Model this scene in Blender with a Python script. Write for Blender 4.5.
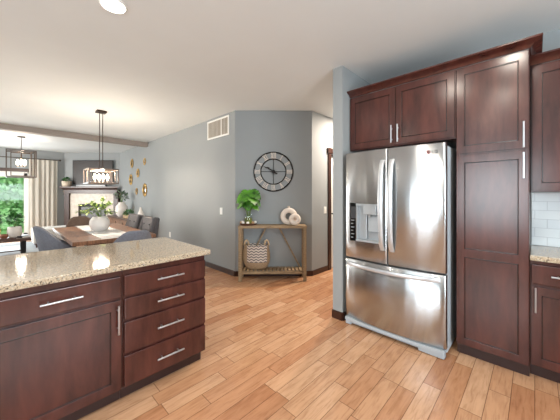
import bpy, bmesh, math, random
from mathutils import Matrix, Vector
PI = math.pi
R = math.radians
for _o in list(bpy.data.objects):
    bpy.data.objects.remove(_o)
C = bpy.context.scene.collection
SC = bpy.context.scene
ZC, HC = 1.36, 2.743            # eye height, ceiling height
YAW = R(45.93)

# ------------------------------------------------------------------ camera
cd = bpy.data.cameras.new('camera'); cam = bpy.data.objects.new('camera', cd); C.objects.link(cam)
cam.location = (0, 0, ZC); cam.rotation_euler = (PI/2, 0, -YAW)
cd.sensor_width = 36; cd.lens = 263.2/560*36; cd.shift_y = -16/560; cd.clip_start = 0.05; cd.clip_end = 200
SC.camera = cam

# ------------------------------------------------------------------ world, lights, exposure
SC.view_settings.view_transform = 'Standard'; SC.view_settings.look = 'None'
SC.view_settings.gamma = 1; SC.view_settings.use_curve_mapping = False
SC.view_settings.exposure = 0.14
W = bpy.data.worlds.new('sky'); SC.world = W; W.use_nodes = True
_n = W.node_tree.nodes; _n.clear()
_out = _n.new('ShaderNodeOutputWorld'); _bg = _n.new('ShaderNodeBackground')
_bg.inputs[0].default_value = (0.82, 0.93, 1.0, 1); _bg.inputs[1].default_value = 2.5
W.node_tree.links.new(_bg.outputs[0], _out.inputs[0])

def area(name, loc, direction, sx, sy, power, col=(1, 1, 1), spread=180):
    l = bpy.data.lights.new(name, 'AREA'); l.shape = 'RECTANGLE'; l.size = sx; l.size_y = sy
    l.energy = power; l.color = col; l.spread = R(spread)
    o = bpy.data.objects.new(name, l); C.objects.link(o); o.location = loc
    o.rotation_euler = Vector(direction).to_track_quat('-Z', 'Z' if abs(direction[2]) < .9 else 'Y').to_euler()
    return o
WARM = (1.0, 0.90, 0.78)
DAY = (0.86, 0.94, 1.0)
# daylight at the window openings; the rear and living ones are added fill
area('daylight_patio', (-0.55, 11.10, 1.05), (0, -1, .1), 1.9, 1.9, 60, DAY)
area('daylight_window', (-3.22, .70, 1.55), (1, 0, .30), 2.0, 1.4, 95, DAY)
area('fill_rear', (0.3, -2.92, 1.5), (0, 1, .55), 2.6, 1.3, 170, DAY)  # added fill at an unseen rear window, tilted up towards the ceiling
area('fill_living', (-3.22, 9.3, 1.45), (1, -.1, .1), 2.4, 1.5, 220, (1, .96, .91))  # added fill from an unseen window, brightens the dining wall
# recessed cans outside the frame (disks at the ceiling)
def can(x, y, p, col=WARM):
    l = bpy.data.lights.new('recessed_can', 'AREA'); l.shape = 'DISK'; l.size = .14; l.energy = p; l.color = col
    o = bpy.data.objects.new('recessed_can', l); C.objects.link(o); o.location = (x, y, HC-.012)
for x, y in ((1.75, .15), (1.25, .75), (.5, .3), (-.8, .6), (-.9, 2.2), (-1.6, 4.6), (.6, -1.4)):
    can(x, y, 9)
can(4.35, 2.15, 80, (1, .84, .70)); can(5.4, 2.1, 14)

# ------------------------------------------------------------------ materials
def lin(c):
    return tuple(((v/255)/12.92 if v/255 <= .04045 else ((v/255+.055)/1.055)**2.4) for v in c)
def newmat(name):
    m = bpy.data.materials.new(name); m.use_nodes = True
    nt = m.node_tree; b = nt.nodes['Principled BSDF']
    return m, nt, b
def L(nt, a, b): nt.links.new(a, b)
def node(nt, t, **kw):
    n = nt.nodes.new(t)
    for k, v in kw.items():
        if k in n.inputs: n.inputs[k].default_value = v
        else: setattr(n, k, v)
    return n
def ramp(nt, fac, stops):
    r = nt.nodes.new('ShaderNodeValToRGB'); e = r.color_ramp.elements
    while len(e) < len(stops): e.new(.5)
    for i, (p, c) in enumerate(stops):
        e[i].position = p; e[i].color = (*c, 1) if len(c) == 3 else c
    L(nt, fac, r.inputs[0]); return r
def objco(nt, scale=(1, 1, 1)):
    t = node(nt, 'ShaderNodeTexCoord'); mp = node(nt, 'ShaderNodeMapping'); mp.inputs['Scale'].default_value = scale
    L(nt, t.outputs['Object'], mp.inputs['Vector']); return mp.outputs[0]
def simple(name, rgb, rough=.5, metal=0, var=.06, scale=8, stretch=(1, 1, 1), bump=0, coat=0, spec=.5, emit=None, estr=0):
    """plain surface with a little procedural tone variation"""
    m, nt, b = newmat(name); c = lin(rgb)
    nz = node(nt, 'ShaderNodeTexNoise', Scale=scale, Detail=4.0); L(nt, objco(nt, stretch), nz.inputs['Vector'])
    r = ramp(nt, nz.outputs['Fac'], [(.3, tuple(v*(1-var) for v in c)), (.7, tuple(min(1, v*(1+var)) for v in c))])
    L(nt, r.outputs[0], b.inputs['Base Color'])
    b.inputs['Roughness'].default_value = rough; b.inputs['Metallic'].default_value = metal
    b.inputs['Coat Weight'].default_value = coat; b.inputs['Coat Roughness'].default_value = .15
    b.inputs['Specular IOR Level'].default_value = spec
    if bump:
        bp = node(nt, 'ShaderNodeBump', Strength=bump, Distance=.01); L(nt, nz.outputs['Fac'], bp.inputs['Height']); L(nt, bp.outputs[0], b.inputs['Normal'])
    if emit:
        b.inputs['Emission Color'].default_value = (*emit, 1); b.inputs['Emission Strength'].default_value = estr
    return m
def woodmat(name, dark, light, rough=.4, stretch=(1, 12, 12), scale=4, coat=0, spec=.5):
    m, nt, b = newmat(name)
    v = objco(nt, stretch)
    n1 = node(nt, 'ShaderNodeTexNoise', Scale=scale, Detail=6.0, Roughness=.6, Distortion=.2); L(nt, v, n1.inputs['Vector'])
    r = ramp(nt, n1.outputs['Fac'], [(.3, lin(dark)), (.7, lin(light))])
    L(nt, r.outputs[0], b.inputs['Base Color'])
    b.inputs['Roughness'].default_value = rough; b.inputs['Coat Weight'].default_value = coat; b.inputs['Coat Roughness'].default_value = .2
    b.inputs['Specular IOR Level'].default_value = spec
    return m

def floor_mat():
    m, nt, b = newmat('hardwood_planks')
    tc = node(nt, 'ShaderNodeTexCoord'); sp = node(nt, 'ShaderNodeSeparateXYZ'); L(nt, tc.outputs['Object'], sp.inputs[0])
    def M(op, a, bb=None):
        n = node(nt, 'ShaderNodeMath', operation=op)
        for i, v in enumerate((a, bb)):
            if v is None: continue
            if isinstance(v, (int, float)): n.inputs[i].default_value = v
            else: L(nt, v, n.inputs[i])
        return n.outputs[0]
    wdt = .116
    yr = M('DIVIDE', sp.outputs['Y'], wdt); row = M('FLOOR', yr); fy = M('FRACT', yr)
    wn = node(nt, 'ShaderNodeTexWhiteNoise', noise_dimensions='1D'); L(nt, row, wn.inputs['W'])
    wn2 = node(nt, 'ShaderNodeTexWhiteNoise', noise_dimensions='1D'); L(nt, M('ADD', row, 57.3), wn2.inputs['W'])
    ln = M('ADD', M('MULTIPLY', wn2.outputs['Value'], .55), .40)
    xs = M('DIVIDE', M('ADD', sp.outputs['X'], M('MULTIPLY', wn.outputs['Value'], 3.0)), ln)
    colm = M('FLOOR', xs); fx = M('FRACT', xs)
    cv = node(nt, 'ShaderNodeCombineXYZ'); L(nt, row, cv.inputs[0]); L(nt, colm, cv.inputs[1])
    pr = node(nt, 'ShaderNodeTexWhiteNoise', noise_dimensions='2D'); L(nt, cv.outputs[0], pr.inputs['Vector'])
    tone = ramp(nt, pr.outputs['Value'], [(0, lin((172, 122, 88))), (.2, lin((183, 135, 100))), (.6, lin((191, 147, 112))), (1, lin((200, 159, 125)))])
    # grain, shifted per plank
    off = node(nt, 'ShaderNodeCombineXYZ'); L(nt, M('MULTIPLY', pr.outputs['Value'], 37.0), off.inputs[0]); L(nt, M('MULTIPLY', pr.outputs['Value'], 11.0), off.inputs[2])
    va = node(nt, 'ShaderNodeVectorMath', operation='ADD'); L(nt, tc.outputs['Object'], va.inputs[0]); L(nt, off.outputs[0], va.inputs[1])
    mp = node(nt, 'ShaderNodeMapping'); mp.inputs['Scale'].default_value = (2.2, 22, 1); L(nt, va.outputs[0], mp.inputs[0])
    gr = node(nt, 'ShaderNodeTexNoise', Scale=2.2, Detail=6.0, Roughness=.62, Distortion=.8); L(nt, mp.outputs[0], gr.inputs['Vector'])
    mp2 = node(nt, 'ShaderNodeMapping'); mp2.inputs['Scale'].default_value = (3, 9, 1); L(nt, va.outputs[0], mp2.inputs[0])
    bl = node(nt, 'ShaderNodeTexNoise', Scale=2.0, Detail=3.0); L(nt, mp2.outputs[0], bl.inputs['Vector'])
    gcol = ramp(nt, gr.outputs['Fac'], [(.28, (.66, .58, .52)), (.5, (1, 1, 1)), (.75, (1.10, 1.08, 1.06))])
    bcol = ramp(nt, bl.outputs['Fac'], [(.3, (.80, .74, .70)), (.55, (1, 1, 1))])
    mx = node(nt, 'ShaderNodeMix', data_type='RGBA', blend_type='MULTIPLY'); mx.inputs[0].default_value = .8
    L(nt, tone.outputs[0], mx.inputs[6]); L(nt, gcol.outputs[0], mx.inputs[7])
    mx2 = node(nt, 'ShaderNodeMix', data_type='RGBA', blend_type='MULTIPLY'); mx2.inputs[0].default_value = .7
    L(nt, mx.outputs[2], mx2.inputs[6]); L(nt, bcol.outputs[0], mx2.inputs[7])
    ey = M('MINIMUM', fy, M('SUBTRACT', 1, fy)); gy = M('LESS_THAN', ey, .016)
    ex = M('MULTIPLY', M('MINIMUM', fx, M('SUBTRACT', 1, fx)), ln); gx = M('LESS_THAN', ex, .002)
    gap = M('MAXIMUM', gy, gx)
    mx3 = node(nt, 'ShaderNodeMix', data_type='RGBA'); L(nt, M('MULTIPLY', gap, .7), mx3.inputs[0]); L(nt, mx2.outputs[2], mx3.inputs[6]); mx3.inputs[7].default_value = (*lin((70, 42, 26)), 1)
    L(nt, mx3.outputs[2], b.inputs['Base Color'])
    rr = node(nt, 'ShaderNodeMapRange'); rr.inputs['To Min'].default_value = .14; rr.inputs['To Max'].default_value = .30; L(nt, bl.outputs['Fac'], rr.inputs[0]); L(nt, rr.outputs[0], b.inputs['Roughness'])
    bp = node(nt, 'ShaderNodeBump', Strength=.25, Distance=.004)
    L(nt, M('SUBTRACT', M('MULTIPLY', bl.outputs['Fac'], .5), gap), bp.inputs['Height']); L(nt, bp.outputs[0], b.inputs['Normal'])
    return m

def granite_mat():
    m, nt, b = newmat('speckled_granite')
    v = objco(nt)
    n1 = node(nt, 'ShaderNodeTexNoise', Scale=100, Detail=5.0, Roughness=.75); L(nt, v, n1.inputs['Vector'])
    base = ramp(nt, n1.outputs['Fac'], [(.30, lin((112, 96, 80))), (.44, lin((166, 148, 124))), (.58, lin((192, 178, 156))), (.75, lin((208, 200, 186)))])
    vo = node(nt, 'ShaderNodeTexVoronoi', Scale=120); L(nt, v, vo.inputs['Vector'])
    n2 = node(nt, 'ShaderNodeTexNoise', Scale=130, Detail=3.0); L(nt, v, n2.inputs['Vector'])
    dk = ramp(nt, n2.outputs['Fac'], [(.57, (0, 0, 0)), (.63, (1, 1, 1))])
    mx = node(nt, 'ShaderNodeMix', data_type='RGBA'); L(nt, dk.outputs[0], mx.inputs[0]); L(nt, base.outputs[0], mx.inputs[6]); mx.inputs[7].default_value = (*lin((72, 64, 56)), 1)
    wt = ramp(nt, vo.outputs['Color'], [(.78, (0, 0, 0)), (.86, (.8, .8, .8))])
    mx2 = node(nt, 'ShaderNodeMix', data_type='RGBA'); L(nt, wt.outputs[0], mx2.inputs[0]); L(nt, mx.outputs[2], mx2.inputs[6]); mx2.inputs[7].default_value = (*lin((150, 150, 140)), 1)
    L(nt, mx2.outputs[2], b.inputs['Base Color']); b.inputs['Roughness'].default_value = .06
    return m

def steel_mat(name, rgb=(200, 201, 201), rough=.32, aniso=.9):
    m, nt, b = newmat(name)
    nz = node(nt, 'ShaderNodeTexNoise', Scale=3.0, Detail=3.0); L(nt, objco(nt, (120, 120, .6)), nz.inputs['Vector'])
    rr = node(nt, 'ShaderNodeMapRange'); rr.inputs['To Min'].default_value = rough*.85; rr.inputs['To Max'].default_value = rough*1.15
    L(nt, nz.outputs['Fac'], rr.inputs[0]); L(nt, rr.outputs[0], b.inputs['Roughness'])
    b.inputs['Base Color'].default_value = (*lin(rgb), 1); b.inputs['Metallic'].default_value = 1
    b.inputs['Anisotropic'].default_value = aniso
    b.inputs['Anisotropic Rotation'].default_value = .25
    tg = node(nt, 'ShaderNodeTangent', direction_type='RADIAL', axis='Z'); L(nt, tg.outputs[0], b.inputs['Tangent'])
    return m

def glass_mat(name, tint=(.96, .98, .98), gloss=.025):
    m, nt, b = newmat(name); nt.nodes.remove(b)
    o = nt.nodes['Material Output']
    t = node(nt, 'ShaderNodeBsdfTransparent'); t.inputs[0].default_value = (*tint, 1)
    g = node(nt, 'ShaderNodeBsdfGlossy', Roughness=.02)
    lw = node(nt, 'ShaderNodeLayerWeight', Blend=.25); ms = node(nt, 'ShaderNodeMixShader')
    mr = node(nt, 'ShaderNodeMapRange'); mr.inputs['To Min'].default_value = gloss*.5; mr.inputs['To Max'].default_value = gloss*5
    L(nt, lw.outputs['Fresnel'], mr.inputs[0]); L(nt, mr.outputs[0], ms.inputs[0]); L(nt, t.outputs[0], ms.inputs[1]); L(nt, g.outputs[0], ms.inputs[2]); L(nt, ms.outputs[0], o.inputs[0])
    return m

def subway_mat():
    m, nt, b = newmat('subway_tile')
    tc = node(nt, 'ShaderNodeTexCoord'); sp = node(nt, 'ShaderNodeSeparateXYZ'); L(nt, tc.outputs['Object'], sp.inputs[0])
    cb = node(nt, 'ShaderNodeCombineXYZ'); L(nt, sp.outputs['Y'], cb.inputs[0]); L(nt, sp.outputs['Z'], cb.inputs[1])
    br = node(nt, 'ShaderNodeTexBrick', Scale=1.0); br.inputs['Brick Width'].default_value = .152; br.inputs['Row Height'].default_value = .0762
    br.inputs['Mortar Size'].default_value = .0018; br.inputs['Color1'].default_value = (*lin((214, 220, 222)), 1); br.inputs['Color2'].default_value = (*lin((206, 213, 217)), 1)
    br.inputs['Mortar'].default_value = (*lin((184, 190, 194)), 1)
    L(nt, cb.outputs[0], br.inputs['Vector']); L(nt, br.outputs['Color'], b.inputs['Base Color']); b.inputs['Roughness'].default_value = .12
    bp = node(nt, 'ShaderNodeBump', Strength=.5, Distance=.002); bp.invert = True; L(nt, br.outputs['Fac'], bp.inputs['Height']); L(nt, bp.outputs[0], b.inputs['Normal'])
    return m

def stone_mat():
    m, nt, b = newmat('surround_tile')
    v = objco(nt)
    n1 = node(nt, 'ShaderNodeTexNoise', Scale=9, Detail=4.0); L(nt, v, n1.inputs['Vector'])
    r = ramp(nt, n1.outputs['Fac'], [(.3, lin((172, 160, 146))), (.7, lin((198, 188, 174)))])
    L(nt, r.outputs[0], b.inputs['Base Color']); b.inputs['Roughness'].default_value = .35
    return m

def basket_mat():
    m, nt, b = newmat('woven_seagrass')
    tc = node(nt, 'ShaderNodeTexCoord'); sp = node(nt, 'ShaderNodeSeparateXYZ'); L(nt, tc.outputs['Object'], sp.inputs[0])
    def M(op, a, bb=None, c=None):
        n = node(nt, 'ShaderNodeMath', operation=op)
        for i, v in enumerate((a, bb, c)):
            if v is None: continue
            if isinstance(v, (int, float)): n.inputs[i].default_value = v
            else: L(nt, v, n.inputs[i])
        return n.outputs[0]
    # zigzag rows of the pale woven panel
    zz = M('PINGPONG', M('MULTIPLY', sp.outputs['X'], 14.0), .5)
    s = M('FRACT', M('ADD', M('MULTIPLY', sp.outputs['Z'], 24.0), zz))
    ln = M('LESS_THAN', s, .34)
    pan = M('MULTIPLY', M('GREATER_THAN', sp.outputs['Z'], .12), M('LESS_THAN', M('ABSOLUTE', M('ADD', sp.outputs['X'], -.012)), .155))
    cz = node(nt, 'ShaderNodeMix', data_type='RGBA'); L(nt, ln, cz.inputs[0]); cz.inputs[6].default_value = (*lin((218, 206, 194)), 1); cz.inputs[7].default_value = (*lin((88, 82, 88)), 1)
    wv = node(nt, 'ShaderNodeTexWave', Scale=22, Distortion=1.5, bands_direction='Z'); L(nt, tc.outputs['Object'], wv.inputs['Vector'])
    n1 = node(nt, 'ShaderNodeTexNoise', Scale=60, Detail=3.0); L(nt, tc.outputs['Object'], n1.inputs['Vector'])
    tan = ramp(nt, M('MULTIPLY_ADD', n1.outputs['Fac'], .5, M('MULTIPLY', wv.outputs['Fac'], .5)), [(.25, lin((112, 86, 60))), (.6, lin((196, 170, 138)))])
    mx = node(nt, 'ShaderNodeMix', data_type='RGBA'); L(nt, pan, mx.inputs[0]); L(nt, tan.outputs[0], mx.inputs[6]); L(nt, cz.outputs[2], mx.inputs[7])
    L(nt, mx.outputs[2], b.inputs['Base Color']); b.inputs['Roughness'].default_value = .9
    bp = node(nt, 'ShaderNodeBump', Strength=.8, Distance=.01); L(nt, wv.outputs['Fac'], bp.inputs['Height']); L(nt, bp.outputs[0], b.inputs['Normal'])
    return m

def leafmat(name, dark, light):
    m, nt, b = newmat(name)
    n1 = node(nt, 'ShaderNodeTexNoise', Scale=9, Detail=2.0); L(nt, objco(nt), n1.inputs['Vector'])
    r = ramp(nt, n1.outputs['Fac'], [(.35, lin(dark)), (.65, lin(light))]); L(nt, r.outputs[0], b.inputs['Base Color'])
    b.inputs['Roughness'].default_value = .45
    return m

M_wall = simple('wall_paint', (142, 146, 147), .75, var=.015, scale=3)
M_ceil = simple('ceiling_paint', (212, 216, 216), .9, var=.012, scale=3)
M_white = simple('white_enamel', (226, 226, 222), .35, var=.02)
M_base = woodmat('dark_trim_wood', (44, 24, 18), (66, 38, 28), .3, (6, 6, 6))
M_cab = woodmat('cherry_cabinet_wood', (51, 26, 22), (84, 44, 37), .23, (5, 5, 1.2), 2.2, coat=.3, spec=.4)
M_cabin = simple('cabinet_carcass_wood', (58, 30, 26), .4, var=.08)
M_bead = simple('dark_panel_bead', (30, 14, 12), .25, var=.05)  # darker colour for the bead around each door panel
M_toe = simple('toe_kick_wood', (48, 28, 26), .35, var=.08)
M_floor = floor_mat(); M_gran = granite_mat()
M_steel = steel_mat('brushed_stainless', (188, 191, 193), rough=.25)
_nt = M_steel.node_tree; _z = node(_nt, 'ShaderNodeTexNoise', Scale=1.0, Detail=1.0); L(_nt, objco(_nt, (7, 0, .5)), _z.inputs['Vector'])
_u = node(_nt, 'ShaderNodeBump', Strength=.30, Distance=.02); L(_nt, _z.outputs['Fac'], _u.inputs['Height']); L(_nt, _u.outputs[0], _nt.nodes['Principled BSDF'].inputs['Normal']); M_nickel = steel_mat('brushed_nickel', (188, 190, 194), .34, 0)
M_fhan = simple('handle_silver', (206, 210, 214), .34, metal=.7, var=.02)
M_case = simple('fridge_case_grey', (188, 196, 202), .4, metal=.0, var=.03)
M_grille = simple('fridge_grille_grey', (168, 176, 182), .45, var=.03)
M_gasket = simple('gasket_dark', (42, 44, 48), .6)
M_blackp = simple('black_gloss_plastic', (14, 15, 17), .15, var=.02)
M_disp = simple('dispenser_silver', (186, 192, 196), .3, metal=.5, var=.03)
M_icon = simple('panel_icon_white', (190, 196, 200), .5)
M_logo = simple('emblem_red', (92, 38, 40), .35); M_logot = simple('lettering_grey', (34, 34, 38), .35)
M_glass = glass_mat('clear_glass'); M_tile = subway_mat(); M_stone = stone_mat()
M_ash = woodmat('greyed_oak', (110, 90, 66), (162, 138, 105), .6, (2, 14, 14), 5)
M_table = woodmat('warm_table_wood', (88, 60, 44), (158, 116, 88), .3, (14, 2, 2), 4, coat=.2)
M_dkwood = woodmat('dark_brown_wood', (60, 38, 30), (92, 62, 48), .3, (2, 12, 12), 4)
M_iron = simple('black_iron', (28, 26, 25), .5, metal=.6)
M_bronze = simple('aged_bronze', (74, 62, 54), .35, metal=.8, var=.08)
M_champ = simple('champagne_metal', (214, 202, 190), .4, metal=.2)
M_gold = simple('antique_gold', (170, 138, 82), .35, metal=.8, var=.12, scale=30)
M_mirror = simple('mirror_glass', (200, 205, 208), .05, metal=1, var=.01)
M_greyfab = simple('blue_grey_fabric', (112, 116, 126), .9, var=.12, scale=40, bump=.2)
M_shadefab = simple('shaded_grey_fabric', (84, 70, 62), .9, var=.12, scale=40, bump=.2)  # the grey chair fabric again, with brown shade put into its colour
M_charfab = simple('charcoal_tufted_fabric', (84, 82, 84), .85, var=.15, scale=30, bump=.2)
M_whitefab = simple('white_upholstery', (214, 212, 208), .9, var=.05, scale=20)
M_curtain = simple('cream_linen', (222, 217, 207), .9, var=.05, scale=20, stretch=(1, 1, .1))
M_rug = simple('light_grey_rug', (160, 164, 168), .95, var=.06, scale=30, bump=.3)
M_ceramic = simple('white_ceramic', (226, 220, 214), .55, var=.03)
M_bisque = simple('bisque_ceramic', (220, 208, 196), .85, var=.05, scale=60, bump=.15)
M_pot = simple('beige_pot', (186, 172, 154), .7, var=.06)
M_yel = simple('yellow_pot', (206, 190, 128), .6, var=.06)
M_terra = simple('terracotta_bowl', (134, 84, 64), .6, var=.08)
M_soil = simple('potting_soil', (52, 40, 30), .95, var=.2, scale=40)
M_stem = simple('green_stem', (96, 120, 60), .6)
M_leafa = leafmat('monstera_leaf', (20, 66, 14), (88, 152, 36))
M_leafb = leafmat('sprig_leaf', (104, 134, 66), (164, 184, 108))
M_leafc = leafmat('grey_green_leaf', (62, 84, 66), (110, 130, 100))
M_leafd = leafmat('pot_plant_leaf', (30, 82, 34), (76, 136, 62))
M_tree = leafmat('tree_leaf', (120, 184, 104), (204, 236, 168))
M_lawn = simple('lawn_green', (110, 150, 80), .95, var=.2, scale=6)
M_screen = simple('television_screen', (44, 38, 36), .35, var=.02, spec=.3)
M_firebox = simple('firebox_black', (24, 26, 30), .3)
M_bulb = simple('lit_bulb', (255, 226, 190), .3, emit=(1, .82, .6), estr=28)
M_lens = simple('lit_lens', (255, 246, 235), .3, emit=(1, .95, .88), estr=14)
_nt = M_curtain.node_tree; _p = _nt.nodes['Principled BSDF']; _t = node(_nt, 'ShaderNodeBsdfTranslucent'); _t.inputs[0].default_value = (*lin((226, 221, 212)), 1)
_x = node(_nt, 'ShaderNodeMixShader'); _x.inputs[0].default_value = .42
L(_nt, _p.outputs[0], _x.inputs[1]); L(_nt, _t.outputs[0], _x.inputs[2]); L(_nt, _x.outputs[0], _nt.nodes['Material Output'].inputs[0])
M_runner, _nt, _b = newmat('striped_runner')
_w = node(_nt, 'ShaderNodeTexWave', Scale=2.2, bands_direction='Y'); L(_nt, objco(_nt), _w.inputs['Vector'])
L(_nt, ramp(_nt, _w.outputs['Fac'], [(.55, lin((216, 214, 210))), (.75, lin((164, 166, 170)))]).outputs[0], _b.inputs['Base Color']); _b.inputs['Roughness'].default_value = .9
M_juicew = woodmat('pale_tray_wood', (150, 118, 84), (196, 164, 124), .6, (2, 10, 10))

# ------------------------------------------------------------------ mesh helpers
I4 = Matrix.Identity(4)
ROOT = {}
def mat_lr(loc, rz): return Matrix.Translation(loc) @ Matrix.Rotation(rz, 4, 'Z')
class MB:
    def __init__(s): s.bm = bmesh.new(); s.bev = False
    def _add(s, vs, fs, M=None):
        M = M or I4
        v = [s.bm.verts.new(M @ Vector(p)) for p in vs]
        out = []
        for f in fs:
            try: out.append(s.bm.faces.new([v[i] for i in f]))
            except ValueError: pass
        return v, out
    def box(s, x0, x1, y0, y1, z0, z1, bev=0, seg=2, M=None, mi=0):
        x0, x1 = min(x0, x1), max(x0, x1); y0, y1 = min(y0, y1), max(y0, y1); z0, z1 = min(z0, z1), max(z0, z1)
        vs = [(x0, y0, z0), (x1, y0, z0), (x1, y1, z0), (x0, y1, z0), (x0, y0, z1), (x1, y0, z1), (x1, y1, z1), (x0, y1, z1)]
        v, f = s._add(vs, [(0, 3, 2, 1), (4, 5, 6, 7), (0, 1, 5, 4), (1, 2, 6, 5), (2, 3, 7, 6), (3, 0, 4, 7)], M)
        for q in f: q.material_index = mi
        if bev:
            s.bev = True
            es = list({e for q in f for e in q.edges})
            bmesh.ops.bevel(s.bm, geom=es, offset=bev, segments=seg, affect='EDGES', profile=.5)
        return s
    def prism(s, poly, z0, z1, M=None):
        n = len(poly)
        vs = [(x, y, z0) for x, y in poly] + [(x, y, z1) for x, y in poly]
        s._add(vs, [tuple(range(n-1, -1, -1)), tuple(range(n, 2*n))] + [(i, (i+1) % n, n+(i+1) % n, n+i) for i in range(n)], M)
        return s
    def ring(s, rings, closed=True, capped=True, M=None):
        """loft through rings of equal length"""
        n = len(rings[0]); vs = [p for r in rings for p in r]; fs = []
        for k in range(len(rings)-1):
            for i in range(n if closed else n-1):
                j = (i+1) % n
                fs.append((k*n+i, k*n+j, (k+1)*n+j, (k+1)*n+i))
        if capped and closed:
            fs.append(tuple(range(n-1, -1, -1))); m = (len(rings)-1)*n; fs.append(tuple(range(m, m+n)))
        s._add(vs, fs, M); return s
    def lathe(s, prof, c=(0, 0, 0), n=28, M=None, sx=1, sy=1):
        rs = []
        for r, z in prof:
            rs.append([(c[0]+max(r, 1e-4)*sx*math.cos(2*PI*i/n), c[1]+max(r, 1e-4)*sy*math.sin(2*PI*i/n), c[2]+z) for i in range(n)])
        return s.ring(rs, M=M)
    def tube(s, pts, r, n=8, closed=False, M=None, flat=1.0):
        pts = [Vector(p) for p in pts]; rs = []; m = len(pts)
        rad = r if isinstance(r, (list, tuple)) else [r]*m
        up = None
        for i, p in enumerate(pts):
            if closed: t = pts[(i+1) % m]-pts[i-1]
            else: t = pts[min(i+1, m-1)]-pts[max(i-1, 0)]
            t.normalize()
            if up is None:
                up = Vector((0, 0, 1)) if abs(t.z) < .9 else Vector((1, 0, 0))
            a = t.cross(up)
            if a.length < 1e-5: a = t.orthogonal()
            a.normalize(); b = a.cross(t).normalized(); up = b
            rs.append([p+a*rad[i]*math.cos(2*PI*k/n)+b*rad[i]*flat*math.sin(2*PI*k/n) for k in range(n)])
        if closed: rs.append(rs[0]); return s.ring(rs, capped=False, M=M)
        return s.ring(rs, M=M)
    def cyl(s, p0, p1, r, r1=None, n=16, M=None): return s.tube([p0, p1], [r, r if r1 is None else r1], n, M=M)
    def bar(s, p0, p1, w, h=None, M=None):
        """square bar between two points"""
        p0, p1 = Vector(p0), Vector(p1); t = (p1-p0).normalized(); h = h or w
        up = Vector((0, 0, 1)) if abs(t.z) < .95 else Vector((1, 0, 0))
        a = t.cross(up).normalized(); b = a.cross(t).normalized()
        q = [a*w/2+b*h/2, -a*w/2+b*h/2, -a*w/2-b*h/2, a*w/2-b*h/2]
        return s.ring([[p0+k for k in q], [p1+k for k in q]], M=M)
    def torus(s, c, Rr, r, axis='Y', nR=40, nr=10, M=None, flat=1.0):
        pts = []
        for i in range(nR):
            a = 2*PI*i/nR
            x, y = Rr*math.cos(a), Rr*math.sin(a)
            pts.append({'Y': (c[0]+x, c[1], c[2]+y), 'Z': (c[0]+x, c[1]+y, c[2]), 'X': (c[0], c[1]+x, c[2]+y)}[axis])
        rs = []
        ax = {'Y': Vector((0, 1, 0)), 'Z': Vector((0, 0, 1)), 'X': Vector((1, 0, 0))}[axis]
        for p in pts:
            o = (Vector(p)-Vector(c)).normalized()
            rs.append([Vector(p)+o*r*math.cos(2*PI*k/nr)+ax*r*flat*math.sin(2*PI*k/nr) for k in range(nr)])
        rs.append(rs[0]); return s.ring(rs, capped=False, M=M)
    def ball(s, c, r, n=14, m=8, sz=1.0, M=None):
        return s.lathe([(r*math.sin(PI*i/m), -r*sz*math.cos(PI*i/m)) for i in range(m+1)], c, n, M)
    def leaf(s, p, d, up, ln, wd, bend=.2):
        """a pointed leaf of two bent halves"""
        p = Vector(p); d = Vector(d).normalized(); a = d.cross(Vector(up))
        if a.length < 1e-4: a = d.orthogonal()
        a.normalize(); u = a.cross(d).normalized()
        def q(t, w, z): return p+d*ln*t+a*wd*w+u*ln*z
        vs = [q(0, 0, 0), q(.3, .42, .03), q(.62, .5, -.02-bend*.3), q(1, 0, -bend), q(.62, -.5, -.02-bend*.3), q(.3, -.42, .03), q(.4, 0, -.03), q(.7, 0, -.05-bend*.3)]
        s._add(vs, [(0, 1, 6), (1, 2, 7, 6), (2, 3, 7), (0, 6, 5), (6, 7, 4, 5), (7, 3, 4)]); return s
    def build(s, name, mat, parent=None, world=True, smooth=35, recalc=True, mat2=None):
        bm = s.bm
        if recalc: bmesh.ops.recalc_face_normals(bm, faces=bm.faces)
        me = bpy.data.meshes.new(name)
        loc = None
        if parent is not None:
            q = parent
            while q.parent: q = q.parent
            if world: bmesh.ops.transform(bm, matrix=ROOT[q.name].inverted(), verts=bm.verts)
        else:
            xs = [v.co for v in bm.verts]
            loc = Vector(((min(v.x for v in xs)+max(v.x for v in xs))/2, (min(v.y for v in xs)+max(v.y for v in xs))/2, min(v.z for v in xs)))
            if world is True: bmesh.ops.translate(bm, vec=-loc, verts=bm.verts)
        for f in bm.faces: f.smooth = True
        bm.to_mesh(me); bm.free()
        me.set_sharp_from_angle(angle=R(smooth))
        me.materials.append(mat)
        if mat2: me.materials.append(mat2)
        o = bpy.data.objects.new(name, me); C.objects.link(o)
        if s.bev: w = o.modifiers.new('weighted', 'WEIGHTED_NORMAL'); w.keep_sharp = True; w.weight = 80
        if parent is not None: o.parent = parent
        elif world is True: o.location = loc; ROOT[o.name] = Matrix.Translation(loc)
        else: ROOT[o.name] = I4.copy()
        return o
def thing(name, label, cat, loc, rz=0, group=None):
    o = bpy.data.objects.new(name, None); C.objects.link(o); o.empty_display_size = .1
    o.location = loc; o.rotation_euler = (0, 0, rz); ROOT[o.name] = mat_lr(loc, rz)
    return tag(o, label, cat, group)
def tag(o, label, cat, group=None):
    o['label'] = label; o['category'] = cat
    if group: o['group'] = group
    return o
def struct(name, mb, mat, keep=True):
    o = mb.build(name, mat, None, world=('abs' if keep else True)); o['kind'] = 'structure'; return o
def dup(root, loc, rz, label):
    r = root.copy(); C.objects.link(r); r.location = loc; r.rotation_euler = (0, 0, rz); r['label'] = label
    for ch in list(root.children):
        c = ch.copy(); C.objects.link(c); c.parent = r
        for g in ch.children:
            d = g.copy(); C.objects.link(d); d.parent = c
    return r

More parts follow.
